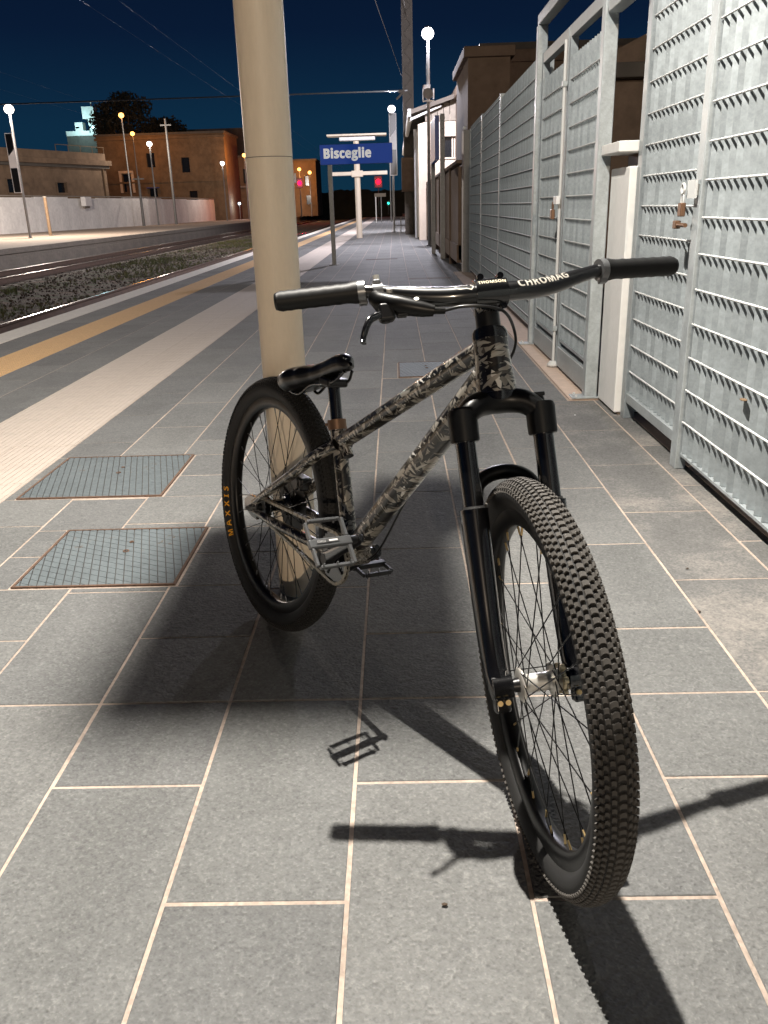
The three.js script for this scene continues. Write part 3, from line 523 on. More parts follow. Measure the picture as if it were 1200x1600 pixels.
// ---------- white building with a lean-to roof ----------
{
  const t = thing('white_building', 'white rendered building with a sloping eave past the brown tower', 'building', [0, 0, 0]);
  // end wall facing along the platform, with a real window opening
  const w = new THREE.Shape([[.80, 0], [4.4, 0], [4.4, 4.35], [.80, 3.38]].map(([a, b]) => new THREE.Vector2(a, b))); w.holes.push(new THREE.Path([[1.50, 2.42], [1.50, 3.02], [2.12, 3.02], [2.12, 2.42]].map(([a, b]) => new THREE.Vector2(a, b))));
  part('wall', boxUV(new THREE.ExtrudeGeometry(w, { depth: .25, bevelEnabled: false }).translate(0, 0, -28.25)), M.creamWall, t);
  part('side_wall', box(.84, 1.1, 0, 3.38, -46, -28.26), M.whiteWall, t); part('wall', box(4.15, 4.4, 0, 4.2, -46, -28.26), M.whiteWall, t);
  const win = part('window', box(1.50, 2.12, 2.42, 3.02, -28.22, -28.20), M.glassDark, t); part('shutter', merge([0, 1, 2, 3].map(k => box(1.84 + k * .07, 1.885 + k * .07, 2.43, 3.01, -28.19, -28.12))), M.creamWall, win); part('sill', box(1.45, 2.17, 2.37, 2.42, -28.05, -27.96), M.creamWall, win);
  const r = new THREE.Shape([[.52, 3.62], [4.7, 4.86], [4.7, 4.98], [.52, 3.74]].map(([a, b]) => new THREE.Vector2(a, b))); part('roof', boxUV(new THREE.ExtrudeGeometry(r, { depth: 18.6, bevelEnabled: false }).translate(0, 0, -46.2)), M.darkStone, t);
  part('fascia', box(.50, .58, 3.56, 3.78, -46.2, -27.55), M.darkGalv, t);
  for (let k = 0; k < 16; k++) part('cladding_board', box(1.02 + k * .19, 1.195 + k * .19, 3.45, 3.78 + k * .056, -27.985, -27.955, .003), M.concrete, t);
  part('rafter', cyl(V(.56, 3.5, -27.8), V(1.5, 3.86, -27.8), .035), M.signWhite, t);
  part('gutter', new THREE.CylinderGeometry(.07, .07, 18.4, 10).rotateX(Math.PI / 2).translate(.55, 3.52, -37), M.whiteWall, t); part('downpipe', cyl(V(.76, 0, -30), V(.76, 3.4, -30), .05), M.signWhite, t);
  for (const z of [-33, -38, -43]) { const d = part('door', box(.825, .838, .02, 2.15, z - .5, z + .5), M.darkGalv, t); part('frame', merge([box(.81, .84, 0, 2.2, z - .56, z - .505), box(.81, .84, 0, 2.2, z + .505, z + .56)]), M.concrete, d); }
}
// ---------- far end of the line: dark bank and trees' mass ----------
{
  const g = new THREE.PlaneGeometry(90, 6, 180, 12); const p = g.attributes.position;
  for (let i = 0; i < p.count; i++) { const x = p.getX(i), v = (p.getY(i) + 3) / 6; p.setXYZ(i, x, v * (4.6 + .16 * Math.sin(x * .55) + .12 * Math.sin(x * 1.7 + 1) + rr(-.1, .1)) - 1, -2.5 * v + rr(-.3, .3)); }
  g.computeVertexNormals(); const m = struct('embankment', g, M.leaf); m.position.set(2, 0, -142);
}
// ---------- buildings, wall and trees beyond the opposite platform ----------
{
  // pale boundary wall in bays, following the platform
  const run = [[-33.2, -30], [-27.2, -60], [-23.3, -83], [-22.6, -96], [-22.2, -112]], t = thing('boundary_wall', 'long pale grey boundary wall behind the opposite platform', 'wall', [0, 0, 0]);
  for (let i = 0; i < run.length - 1; i++) {
    const [ax, az] = run[i], [bx, bz] = run[i + 1], L = Math.hypot(bx - ax, bz - az), n = Math.round(L / 4.6);
    for (let k = 0; k < n; k++) { const f = (k + .5) / n, m = part('bay', box(-.12, .12, 0, 2.34 + .05 * ((k * 7 + i) % 3), -L / n / 2 + .012, L / n / 2 - .012), M.greyWall, t); m.position.set(ax + (bx - ax) * f, 0, az + (bz - az) * f); m.rotation.y = Math.atan2(ax - bx, az - bz); const c = part('coping', box(-.16, .16, 2.46, 2.54, -L / n / 2 + .005, L / n / 2 - .005), M.concrete, t); c.position.copy(m.position); c.rotation.copy(m.rotation); }
  }
  const pc = thing('wall_cabinet', 'pale cabinet fixed to the boundary wall near a yellow post', 'cabinet', [-24.9, 0, -71.2]); part('body', box(-.1, .3, 1.75, 2.45, -.7, .7, .03), M.greyWall, pc); part('bracket', box(.0, .12, 1.6, 1.74, -.6, .6), M.concrete, pc);
  const bp = thing('bollard_post', 'short yellowish post on the opposite platform beside the marker board', 'post', [-20.35, 0, -51.5]); part('shaft', new THREE.CylinderGeometry(.09, .1, 2.1, 12).translate(0, 1.05, 0), M.ochre, bp); part('cap', new THREE.CylinderGeometry(.11, .11, .06, 12).translate(0, 2.13, 0), M.concrete, bp);
  for (const [x, z, lab] of [[-22.6, -79, 'dark pole standing before the blue doorway'], [-20.9, -84, 'tall dark mast standing behind the opposite platform']]) { const q = thing('utility_pole', lab, 'pole', [x, 0, z]); part('shaft', new THREE.CylinderGeometry(.09, .14, x < -22 ? 4.2 : 9.2, 10).translate(0, x < -22 ? 2.1 : 4.6, 0), M.darkGalv, q); part('arm', box(-.5, .5, x < -22 ? 3.9 : 8.6, x < -22 ? 4.0 : 8.72, -.05, .05), M.darkGalv, q); }
  function holed(x0, x1, y0, y1, holes, depth) { const s = new THREE.Shape([[x0, y0], [x1, y0], [x1, y1], [x0, y1]].map(([a, b]) => new THREE.Vector2(a, b))); for (const [a, b, c, d, arch] of holes) { const p = new THREE.Path(); p.moveTo(a, c); p.lineTo(a, d); if (arch) p.absarc((a + b) / 2, d, (b - a) / 2, Math.PI, 0, true); p.lineTo(b, d); p.lineTo(b, c); p.lineTo(a, c); s.holes.push(p); } return boxUV(new THREE.ExtrudeGeometry(s, { depth, bevelEnabled: false, curveSegments: 8 }).translate(0, 0, -depth)); }
  function house(name, label, pos, turn, w, h, mat, holes, more) {   // a box house: front wall with real openings, sides, roof slab; local x along the front, z outwards
    const b = thing(name, label, 'building', pos); b.rotation.y = turn; part('front_wall', holed(0, w, 0, h, holes, .35), mat, b); part('side_wall', box(0, .3, 0, h, -9, -.351), mat, b); part('side_wall', box(w - .3, w, 0, h, -9, -.351), mat, b); part('back_wall', box(.301, w - .301, 0, h, -9, -8.7), mat, b); part('roof', box(-.2, w + .2, h, h + .22, -9.2, .25), M.darkStone, b);
    for (const [a, c, d, e, arch] of holes) { const q = part('window', box(a + .02, c - .02, d + .02, e + (arch ? (c - a) / 2 - .05 : -.02), -.28, -.24), M.glassDark, b); part('frame', merge([box(a - .09, a, d - .05, e + .05, .004, .05), box(c, c + .09, d - .05, e + .05, .004, .05), box(a - .09, c + .09, d - .15, d - .05, .004, .07)]), mat, q); }
    if (more) more(b); return b;
  }
  // long low warehouse with an arched window, eave band and railing
  { const A = V(-36.3, 0, -53), B = V(-25.7, 0, -80), L = A.distanceTo(B);
    house('warehouse', 'long low warehouse with an arched window behind the pale wall', [A.x, 0, A.z], Math.atan2(-(B.z - A.z), B.x - A.x), L, 4.9, M.stucco, [[11.0, 11.9, 3.0, 3.9, 1], [17.2, 18.4, 2.9, 3.9], [22.6, 23.7, 2.9, 3.7]], b => {
      part('eave_band', box(-.3, L + .3, 5.12, 5.55, -9.3, .5, .04), M.stucco, b); part('parapet', box(0, L, 5.55, 6.15, -1.2, .1, .03), M.stucco, b);
      part('railing', merge([box(L - 6, L, 6.62, 6.67, .02, .06), ...[0, 1, 2, 3, 4].map(k => box(L - 6 + k * 1.48, L - 5.95 + k * 1.48, 6.15, 6.62, .02, .06))]), M.ochre, b); part('downpipe', cyl(V(L - .5, 0, .08), V(L - .5, 5.1, .08), .07), M.ochre, b); }); }
  // ochre house with doorways and shuttered windows
  house('ochre_house', 'wide ochre house with a lit doorway and shuttered windows', [-35.7, 0, -109], .0, 15.4, 9.9, M.ochre, [[2.6, 3.6, 3.6, 5.6], [5.7, 6.7, 2.2, 3.9], [10.0, 11.0, 5.6, 7.3], [10.6, 11.6, 2.2, 3.5], [5.8, 6.8, 6.3, 7.9]], b => {
    part('string_course', box(0, 15.4, 4.55, 4.75, .01, .12), M.ochre, b); part('door', box(2.9, 3.5, 3.62, 4.5, -.20, -.15), M.rust, b); part('cornice', box(-.2, 15.6, 9.4, 9.7, .01, .3, .03), M.ochre, b); part('door_surround', merge([box(2.2, 2.5, 3.5, 5.9, .01, .09), box(3.7, 4.0, 3.5, 5.9, .01, .09), box(2.2, 4.0, 5.72, 6.0, .1, .15)]), M.creamWall, b); part('awning', box(5.5, 7.0, 3.95, 4.02, .01, .5), M.blueSign, b); });
  house('narrow_house', 'narrow lit house front beside the beige column', [-20.3, 0, -118], 0, 2.8, 7.6, M.ochre, [[.5, 1.1, 4.4, 6.2], [1.5, 2.1, 2.4, 4.2]], b => { part('balcony', box(.1, 2.5, 3.9, 4.1, .01, .6), M.concrete, b); });
  house('distant_house', 'distant dark house with orange lamps past the column', [-15.4, 0, -131], 0, 4.1, 7.6, M.ochre, [[.6, 1.2, 4.6, 6.0], [2.4, 3.0, 4.2, 5.6], [2.5, 3.1, 1.6, 2.9]]);
  house('dark_block', 'dark block of flats rising behind the ochre house', [-28.5, 0, -124], 0, 10, 11.4, M.darkStone, [[1.2, 2.2, 8.2, 9.6], [5, 6, 8.2, 9.6]]);
  // small roof house lit white from below
  { const t = thing('rooftop_house', 'small white floodlit rooftop house above the warehouse', 'building', [-42, 0, -122]); part('wall', box(-2.6, 1.9, 0, 11.3, -6, -2), M.darkStone, t);
    part('wing', box(-1.35, -.3, 11.3, 13.0, -3.4, -2.2), M.whiteWall, t); part('tower', box(.55, 2.0, 11.3, 13.4, -3.4, -2.2), M.whiteWall, t); part('turret', box(-.1, 1.5, 13.4, 14.9, -3.4, -2.1), M.whiteWall, t); part('parapet', box(-2.6, 2.3, 11.3, 11.9, -2.15, -1.95), M.whiteWall, t); part('window', box(1.0, 1.4, 12.0, 12.5, -2.199, -2.18), M.glassDark, t); part('finial', cyl(V(1.1, 14.9, -2.6), V(1.1, 15.5, -2.6), .08), M.whiteWall, t);
    const f = part('floodlight', box(-.2, .2, 12.0, 12.2, .6, .9, .02), M.black, t); part('lens', box(-.15, .15, 12.2, 12.23, .62, .88), glow(0xbff4ff, 4), f); pointLight(t, .1, 12.6, .75, 0xbff4ff, 60, 5); }
  // dark trees behind the houses: trunk, limbs and crowns of small leaves
  function tree(label, x, z, h, rx, ry) {
    const t = thing('dark_tree', label, 'tree', [x, 0, z], undefined); part('trunk', merge([sweep(curve([V(0, 0, 0), V(.15, h * .3, .1), V(-.1, h * .62, 0)], 8), [.35, .33, .31, .29, .27, .25, .23, .21, .19], { seg: 8 }), ...[0, 1, 2, 3, 4].map(k => { const a = k * 1.26; return sweep(curve([V(0, h * (.42 + .03 * k), 0), V(Math.cos(a) * rx * .35, h * .68, Math.sin(a) * rx * .3), V(Math.cos(a) * rx * .65, h * .82, Math.sin(a) * rx * .5)], 5), [.14, .12, .10, .08, .06, .04], { seg: 6 }); })]), M.bark, t);
    const pos = [], uv = [], N = 5200, cl = []; for (let k = 0; k < 60; k++) { const a = rr(0, 6.28), u = rr(-1, 1), s = Math.sqrt(1 - u * u) * Math.pow(rnd(), .35); cl.push([Math.cos(a) * s * rx * .82, h - ry + u * ry * .8, Math.sin(a) * s * rx * .7]); }
    for (let i = 0; i < N; i++) { const c = cl[i % 60], q = V(c[0] + rr(-1, 1) * rx * .22, c[1] + rr(-1, 1) * ry * .22, c[2] + rr(-1, 1) * rx * .22), a = V(rr(-1, 1), rr(-1, 1), rr(-1, 1)).normalize().multiplyScalar(.24), b = V(rr(-1, 1), rr(-1, 1), rr(-1, 1)).normalize().multiplyScalar(.36); pos.push(q.x - a.x, q.y - a.y, q.z - a.z, q.x + a.x, q.y + a.y, q.z + a.z, q.x + b.x, q.y + b.y, q.z + b.z); uv.push(0, 0, 1, 0, 0, 1); }
    const g = new THREE.BufferGeometry(); g.setAttribute('position', new THREE.Float32BufferAttribute(pos, 3)); g.setAttribute('uv', new THREE.Float32BufferAttribute(uv, 2)); g.computeVertexNormals(); part('crown', g, M.leaf, t);
  }
  tree('big dark domed tree rising behind the warehouse roof', -33.2, -114, 15.2, 4.4, 3.9); tree('dark tree crown between the domed tree and the ochre house roof', -29.2, -116, 12.6, 3.4, 3.2);
}
// =====================================================================================
// THE BICYCLE: local x forward, y up in its (leaning) plane, z to the rider's right
// =====================================================================================
{
  const bike = thing('bicycle', 'dirt jump bicycle with camouflage frame leaning on the beige column', 'bicycle', [-.3582, .0004, -2.0169]);
  const th = -1.0014, lean = -.1191;
  const F = V(Math.cos(th), 0, -Math.sin(th)), S0 = F.clone().cross(V(0, 1, 0)), U = V(0, Math.cos(lean), 0).addScaledVector(S0, Math.sin(lean)), S = F.clone().cross(U);
  bike.quaternion.setFromRotationMatrix(new THREE.Matrix4().makeBasis(F, U, S)); bike.updateMatrixWorld(true);
  const RW = .3323, WB = 1.0353, HA = 1.2092, OFF = .042, st = .4477;
  const ax = V(-Math.cos(HA), Math.sin(HA), 0), fw = V(Math.sin(HA), Math.cos(HA), 0), hb = V(WB, RW, 0).addScaledVector(fw, -OFF), cs = Math.cos(st), ss = Math.sin(st);
  const EQ = fw.clone().multiplyScalar(cs).add(V(0, 0, ss)), ES = fw.clone().multiplyScalar(-ss).add(V(0, 0, cs));
  const FM = new THREE.Matrix4().makeBasis(EQ, ax, ES).setPosition(hb);       // steered frame: x ahead, y up the steering axis, z right
  const HM = new THREE.Matrix4().makeBasis(fw, ax, V(0, 0, 1)).setPosition(hb); // same axis, not steered
  const fr = (name, geo, mat, parent = bike) => part(name, geo.applyMatrix4(FM), mat, parent);
  const fp = (q, a, s) => V(q, a, s).applyMatrix4(FM);

  // camouflage wrap: pale shards and dark strokes under gloss
  const camo = canvasTex(1024, 1024, (c, w, h) => {
    c.fillStyle = '#918c82'; c.fillRect(0, 0, w, h);
    const blade = (x, y, L, wd, a, bend, col) => { for (const ox of [-w, 0, w]) for (const oy of [-h, 0, h]) { c.save(); c.translate(x + ox, y + oy); c.rotate(a); c.beginPath(); c.moveTo(-L / 2, 0); c.quadraticCurveTo(-L * .1, -wd + bend, L / 2, bend * .6); c.lineTo(L * .34, wd * .35 + bend * .5); c.quadraticCurveTo(0, wd * .7 + bend, -L * .2, wd * .5); c.closePath(); c.fillStyle = col; c.fill(); c.restore(); } };
    const cols = ['#0a0a0a', '#12100e', '#1c1814', '#0a0a0a', '#242019'], pale = ['#aaa69c', '#989389', '#716c63', '#d2cfc8', '#4f4b44'];
    for (let i = 0; i < 26; i++) blade(rnd() * w, rnd() * h, rr(160, 320), rr(70, 130), rr(0, 6.3), rr(-50, 50), rnd() < .5 ? '#2c2a20' : '#1a1714');
    for (let i = 0; i < 300; i++) blade(rnd() * w, rnd() * h, rr(70, 230), rr(10, 34), rr(-.9, .9) + (rnd() < .35 ? 1.57 : 0), rr(-40, 40), cols[Math.floor(rnd() * 5)]);
    for (let i = 0; i < 120; i++) blade(rnd() * w, rnd() * h, rr(50, 160), rr(8, 26), rr(-.9, .9) + (rnd() < .35 ? 1.57 : 0), rr(-30, 30), pale[Math.floor(rnd() * 5)]);
    for (let i = 0; i < 110; i++) blade(rnd() * w, rnd() * h, rr(40, 120), rr(5, 14), rr(-1.2, 1.2), rr(-30, 30), '#0c0b0a');
  });
  camo.repeat.set(1 / .25, 1 / .25);
  const cam = new THREE.MeshPhysicalMaterial({ map: camo, roughness: .32, metalness: .25, clearcoat: 1, clearcoatRoughness: .06 });
  const tube = (name, a, b, r0, r1, o = {}) => part(name, sweep([0, .25, .5, .75, 1].map(f => a.clone().lerp(b, f)), [0, .25, .5, .75, 1].map(f => r0 + (r1 - r0) * f), { seg: 22, ...o }), cam, bike);
  const BB = V(.3935, .328, 0), axis = a => V(0, a, 0).applyMatrix4(HM);
  part('head_tube', sweep([.476, .486, .50, .53, .556, .566, .570].map(axis), [.0330, .0340, .0325, .0300, .0290, .0295, .0295], { seg: 28 }), cam, bike);
  tube('top_tube', V(.325, .572, 0), axis(.553).add(V(-.012, 0, 0)), .0178, .0195); tube('down_tube', V(.402, .345, 0), axis(.505).add(V(-.014, 0, 0)), .0235, .0265);
  tube('seat_tube', BB.clone(), V(.2985, .598, 0), .0185, .0172); part('bottom_bracket_shell', cyl(V(BB.x, BB.y, -.038), V(BB.x, BB.y, .038), .0245, .0245, 26), cam, bike);
  for (const s of [-1, 1]) {
    part('seat_stay', sweep(curve([V(.004, .345, s * .066), V(.06, .383, s * .064), V(.20, .476, s * .050), V(.275, .532, s * .037), V(.322, .566, s * .014)], 22), [...Array(23)].map((_, i) => .0098 + .0042 * smooth(0, 16, i)), { seg: 14, sx: .9 }), cam, bike);
    part('chain_stay', sweep(curve([V(.006, .325, s * .066), V(.10, .326, s * .062), V(.25, .327, s * .046), V(.375, .328, s * .030)], 18), [...Array(19)].map((_, i) => .0095 + .0040 * smooth(0, 12, i)), { seg: 14, sx: .9 }), cam, bike);
    const dp = new THREE.Shape([[-.045, -.010], [-.045, .012], [-.012, .030], [.026, .034], [.030, -.022], [.0, -.022]].map(([a, b]) => new THREE.Vector2(a, RW + b)));
    part('dropout', new THREE.ExtrudeGeometry(dp, { depth: .007, bevelEnabled: true, bevelSize: .001, bevelThickness: .001, bevelSegments: 1 }).translate(0, 0, s * .0665 - .0035), M.blackGloss, bike);
    part('axle_nut', merge([cyl(V(0, RW, s * .0705), V(0, RW, s * .080), .0095, .0095, 6), cyl(V(0, RW, s * .080), V(0, RW, s * .088), .005)]), M.alu, bike);
  }
  tube('gusset', V(.355, .545, 0), V(.322, .585, 0), .012, .012);
  // seat
  part('seat_collar', merge([cyl(V(.2995, .594, 0), V(.2925, .615, 0), .0208, .0208, 26), box(.270, .286, .592, .612, -.012, .012, .003), cyl(V(.277, .602, -.018), V(.277, .602, .018), .0035)]), M.bronze, bike);
  part('seat_post', sweep([V(.304, .58, 0), V(.2755, .672, 0), V(.268, .694, 0)], [.0136, .0136, .0136], { seg: 22 }), M.blackGloss, bike);
  part('seat_clamp', merge([box(.246, .292, .686, .706, -.026, .026, .006), cyl(V(.248, .688, -.022), V(.248, .688, .022), .006), cyl(V(.292, .70, -.02), V(.292, .70, .02), .006)]), M.black, bike);
  {
    const a = V(.080, .668, 0), b = V(.338, .750, 0), d = b.clone().sub(a), up = V(-d.y, d.x, 0).normalize(), sec = [[0, .012, .008, 0], [.025, .040, .021, -.002], [.08, .058, .030, -.001], [.2, .062, .031, .001], [.34, .050, .028, 0], [.5, .032, .022, -.001], [.66, .0245, .022, .001], [.82, .022, .023, .004], [.93, .0195, .021, .003], [.98, .013, .014, -.002], [1, .004, .004, -.005]];
    const pos = [], idx = [], uv = [], n = 28, cv = []; const pts = sec.map(q => q[0]); const K = 40;
    for (let i = 0; i <= K; i++) { const t = i / K; let k = 0; while (k < sec.length - 2 && t > sec[k + 1][0]) k++; const f = (t - sec[k][0]) / (sec[k + 1][0] - sec[k][0]), g = f * f * (3 - 2 * f), L = j => sec[k][j] + (sec[k + 1][j] - sec[k][j]) * (k === 0 || k > 7 ? Math.sqrt(f) * .5 + f * .5 : g); cv.push([t, L(1), L(2), L(3)]); }
    cv.forEach(([t, w, h, y]) => { for (let j = 0; j <= n; j++) { const an = 2 * Math.PI * j / n, c = Math.cos(an), s = Math.sin(an), e = .8, z = w * Math.sign(c) * Math.pow(Math.abs(c), e), yy = (s > 0 ? h * .85 : h * 1.0) * Math.sign(s) * Math.pow(Math.abs(s), e); const p = a.clone().addScaledVector(d, t).addScaledVector(up, yy + y); pos.push(p.x, p.y, z); uv.push(j / n * .2, t * .27); } });
    for (let i = 0; i < K; i++) for (let j = 0; j < n; j++) { const p = i * (n + 1) + j, q = p + n + 1; idx.push(p, q, p + 1, q, q + 1, p + 1); }
    let g = new THREE.BufferGeometry(); g.setAttribute('position', new THREE.Float32BufferAttribute(pos, 3)); g.setAttribute('uv', new THREE.Float32BufferAttribute(uv, 2)); g.setIndex(idx); g.computeVertexNormals();
    const sd = part('saddle', g, new THREE.MeshPhysicalMaterial({ color: 0x0c0c0c, roughness: .34, clearcoat: .35, clearcoatRoughness: .3, side: THREE.DoubleSide }), bike);
    for (const s of [-1, 1]) part('rail', sweep(curve([V(.33, .728, s * .010), V(.305, .704, s * .018), V(.27, .693, s * .022), V(.20, .678, s * .022), V(.15, .650, s * .026), V(.105, .655, s * .034)], 24), .0036, { seg: 8 }), M.blackGloss, sd);
  }
  // headset, stem, bars
  part('headset', merge([sweep([.566, .570, .578, .584, .586].map(axis), [.0295, .0305, .0295, .026, .0215], { seg: 26 }), sweep([.462, .466, .474, .477].map(axis), [.026, .0315, .0325, .0305], { seg: 26 })]), M.blackGloss, bike);
  fr('spacer', sweep([V(0, .586, 0), V(0, .6, 0), V(0, .612, 0)], .0205, { seg: 24, ref: V(1, 0, 0) }), M.black);
  const bq = .038, ba = .634;
  const stem = fr('stem', merge([cyl(V(0, .609, 0), V(0, .652, 0), .0205, .0205, 26), box(.004, bq - .004, ba - .019, ba + .017, -.0215, .0215, .007), cyl(V(0, .652, 0), V(0, .657, 0), .019, .017, 26), cyl(V(-.024, .62, -.016), V(-.024, .62, .016), .0065), cyl(V(-.024, .643, -.016), V(-.024, .643, .016), .0065)]), M.blackGloss);
  const faceTex = canvasTex(1024, 1024, (c, w, h) => { c.fillStyle = '#0b0b0c'; c.fillRect(0, 0, w, h); c.fillStyle = '#d8cdb4'; c.save(); c.translate(w / 2, h * .10); c.scale(2.9, -1); c.font = 'bold 62px sans-serif'; c.textAlign = 'center'; c.textBaseline = 'middle'; c.fillText('THOMSON', 0, 0); c.restore(); });
  const face = fr('faceplate', sweep([.0265, .0255, .013, 0, -.013, -.0255, -.0265].map(z => V(bq, ba, z)), [.0205, .0228, .0235, .0235, .0235, .0228, .0205], { seg: 32, ref: V(1, 0, 0), unit: true }), new THREE.MeshPhysicalMaterial({ map: faceTex, roughness: .25, clearcoat: 1, clearcoatRoughness: .1 }), bike);
  for (const s of [-1, 1]) for (const d of [-1, 1]) fr('bolt', merge([cyl(V(bq + .0, ba + d * .0245, s * .0165), V(bq + .013, ba + d * .0245, s * .0165), .0055, .0055, 12), cyl(V(bq - .012, ba + d * .022, s * .0165), V(bq + .002, ba + d * .022, s * .0165), .007, .007, 12)]), M.blackGloss);
  {
    const P = []; const spec = [[.343, .668, -.020], [.30, .667, -.012], [.25, .666, -.003], [.20, .664, .006], [.165, .6565, .013], [.13, .647, .021], [.10, .640, .028], [.07, .6355, .034], [.045, .6345, .0375], [0, .634, .038]];
    for (const [s, a, q] of spec) P.push(V(q, a, s)); for (const [s, a, q] of spec.slice(0, -1).reverse()) P.push(V(q, a, -s));
    const C = curve(P, 110), rad = C.map(p => { const s = Math.abs(p.z); return .0159 - .0048 * smooth(.085, .19, s); });
    const map = canvasTex(2048, 256, (c, w, h) => {
      c.fillStyle = '#0c0c0d'; c.fillRect(0, 0, w, h);
      const put = (x, y, size, txt, mw, outline) => { c.save(); c.translate(x, y); c.scale(1, -1); c.font = 'bold ' + size + 'px sans-serif'; c.textBaseline = 'middle'; c.fillStyle = '#b4b0a6'; c.strokeStyle = '#b4b0a6'; c.lineWidth = 3.4; outline ? c.strokeText(txt, 0, 0, mw) : c.fillText(txt, 0, 0, mw); c.restore(); };
      put(w * .560, h * .10, 56, 'CHROMAG', w * .20, false); put(w * .285, h * .17, 26, 'CHROMAG', w * .09, false);
      c.strokeStyle = '#d9d4c6'; c.lineWidth = 5; c.beginPath(); [[.418, .06], [.428, .02], [.442, .03], [.452, .0], [.458, .06], [.452, .10], [.456, .16], [.448, .17], [.444, .12], [.432, .13], [.428, .18], [.420, .17], [.418, .06]].forEach(([x, y], i) => i ? c.lineTo(x * w, y * h + 12) : c.moveTo(x * w, y * h + 12)); c.stroke();
    });
    fr('handlebar', sweep(C, rad, { seg: 30, ref: V(1, 0, 0), unit: true }), new THREE.MeshPhysicalMaterial({ map, roughness: .28, clearcoat: 1, clearcoatRoughness: .1 }));
    const at = s => { const k = C.reduce((b, p, i) => Math.abs(p.z - s) < Math.abs(C[b].z - s) ? i : b, 0); return C[k].clone(); };
    for (const s of [1, -1]) {
      const e = at(s * .343), i = at(s * .207), pts = [...Array(21)].map((_, k) => e.clone().lerp(i, k / 20));
      const grip = fr('grip', sweep(pts, pts.map((_, k) => k === 0 ? .0150 : k < 2 ? .0170 : k > 18 ? .0185 : .0163 + .0007 * ((k % 3) === 0 ? 1 : 0)), { seg: 26, ref: V(1, 0, 0) }), M.gripRubber);
      const d = i.clone().sub(e).normalize(); fr('lock_ring', merge([cyl(i.clone(), i.clone().addScaledVector(d, .012), .0185, .0182, 26), box(-.006, .008, -.0225, -.014, -.007, .007, .002).translate(i.x, i.y, i.z + d.z * .006)]), M.alu, grip);
      fr('end_cap', cyl(e.clone().addScaledVector(d, -.004), e.clone().addScaledVector(d, .002), .0135, .0155, 24), M.black, grip);
    }
    // rear brake lever on the rider's right
    const c0 = at(.178), lv = fr('brake_lever', merge([sweep([V(c0.x + .004, c0.y - .010, .186), V(c0.x + .020, c0.y - .022, .180), V(c0.x + .034, c0.y - .034, .150), V(c0.x + .036, c0.y - .044, .115), V(c0.x + .037, c0.y - .048, .098)], [.012, .0155, .0145, .0115, .0085], { seg: 16, sy: 1.1 }), cyl(V(c0.x + .037, c0.y - .048, .099), V(c0.x + .038, c0.y - .050, .080), .0062, .0052, 14)]), M.blackSatin);
    fr('lever_clamp', merge([cyl(V(c0.x, c0.y, .172), V(c0.x, c0.y, .188), .0152, .0152, 24), box(c0.x - .004, c0.x + .012, c0.y + .010, c0.y + .019, .174, .187, .003)]), M.alu, lv);
    fr('pivot', merge([box(c0.x + .014, c0.x + .040, c0.y - .056, c0.y - .028, .160, .186, .005), cyl(V(c0.x + .028, c0.y - .058, .176), V(c0.x + .028, c0.y - .026, .176), .0075), box(c0.x + .022, c0.x + .040, c0.y - .052, c0.y - .036, .140, .158, .003)]), M.black, lv);
    fr('lever_blade', sweep(curve([V(c0.x + .030, c0.y - .044, .176), V(c0.x + .040, c0.y - .049, .191), V(c0.x + .048, c0.y - .056, .203), V(c0.x + .052, c0.y - .070, .212), V(c0.x + .050, c0.y - .086, .218), V(c0.x + .054, c0.y - .093, .219)], 26), [...Array(27)].map((_, k) => .0072 - .0026 * k / 26 + (k > 23 ? .0008 : 0)), { seg: 12, sx: .62, ref: V(1, 0, 0) }), M.blackGloss, lv);
    const silver = fr('bolt', merge([cyl(V(c0.x + .006, c0.y + .018, .1805), V(c0.x + .006, c0.y + .026, .1805), .0055, .0055, 12), cyl(V(c0.x + .030, c0.y - .010, .165), V(c0.x + .033, c0.y - .005, .165), .005, .005, 12), cyl(V(c0.x + .040, c0.y - .031, .125), V(c0.x + .044, c0.y - .028, .125), .004, .004, 12)]), M.silver, lv);
    const h0 = [V(c0.x + .038, c0.y - .050, .082), V(.060, .611, .055), V(.064, .606, .015), V(.058, .598, -.012)].map(v => v.applyMatrix4(FM));
    part('brake_hose', sweep(curve([...h0, axis(.588).add(V(.030, .0, -.030)), axis(.560).add(V(.012, 0, -.044)), axis(.52).add(V(-.02, 0, -.044)), V(.70, .70, -.033), V(.55, .50, -.030), V(.43, .33, -.03), V(.33, .302, -.034), V(.2, .305, -.052), V(.09, .33, -.06), V(.05, .372, -.058)], 110), .0026, { seg: 8 }), M.black, bike);
  }
  // suspension fork with the brace behind the wheel
  fr('fork_crown', merge([sweep(curve([V(.014, .425, .066), V(.014, .440, .060), V(.010, .455, .044), V(.004, .4615, .022), V(.002, .4625, 0), V(.004, .4615, -.022), V(.010, .455, -.044), V(.014, .440, -.060), V(.014, .425, -.066)], 40), [...Array(41)].map((_, i) => .0175 + .0035 * Math.sin(i / 40 * Math.PI)), { seg: 18, sx: 1.15, ref: V(1, 0, 0) }), ...[-1, 1].map(s => sweep([.399, .402, .42, .444, .450, .452].map(a => V(.014, a, s * .066)), [.0225, .0245, .0245, .0248, .0235, .021], { seg: 26, ref: V(1, 0, 0) }))]), M.blackSatin);
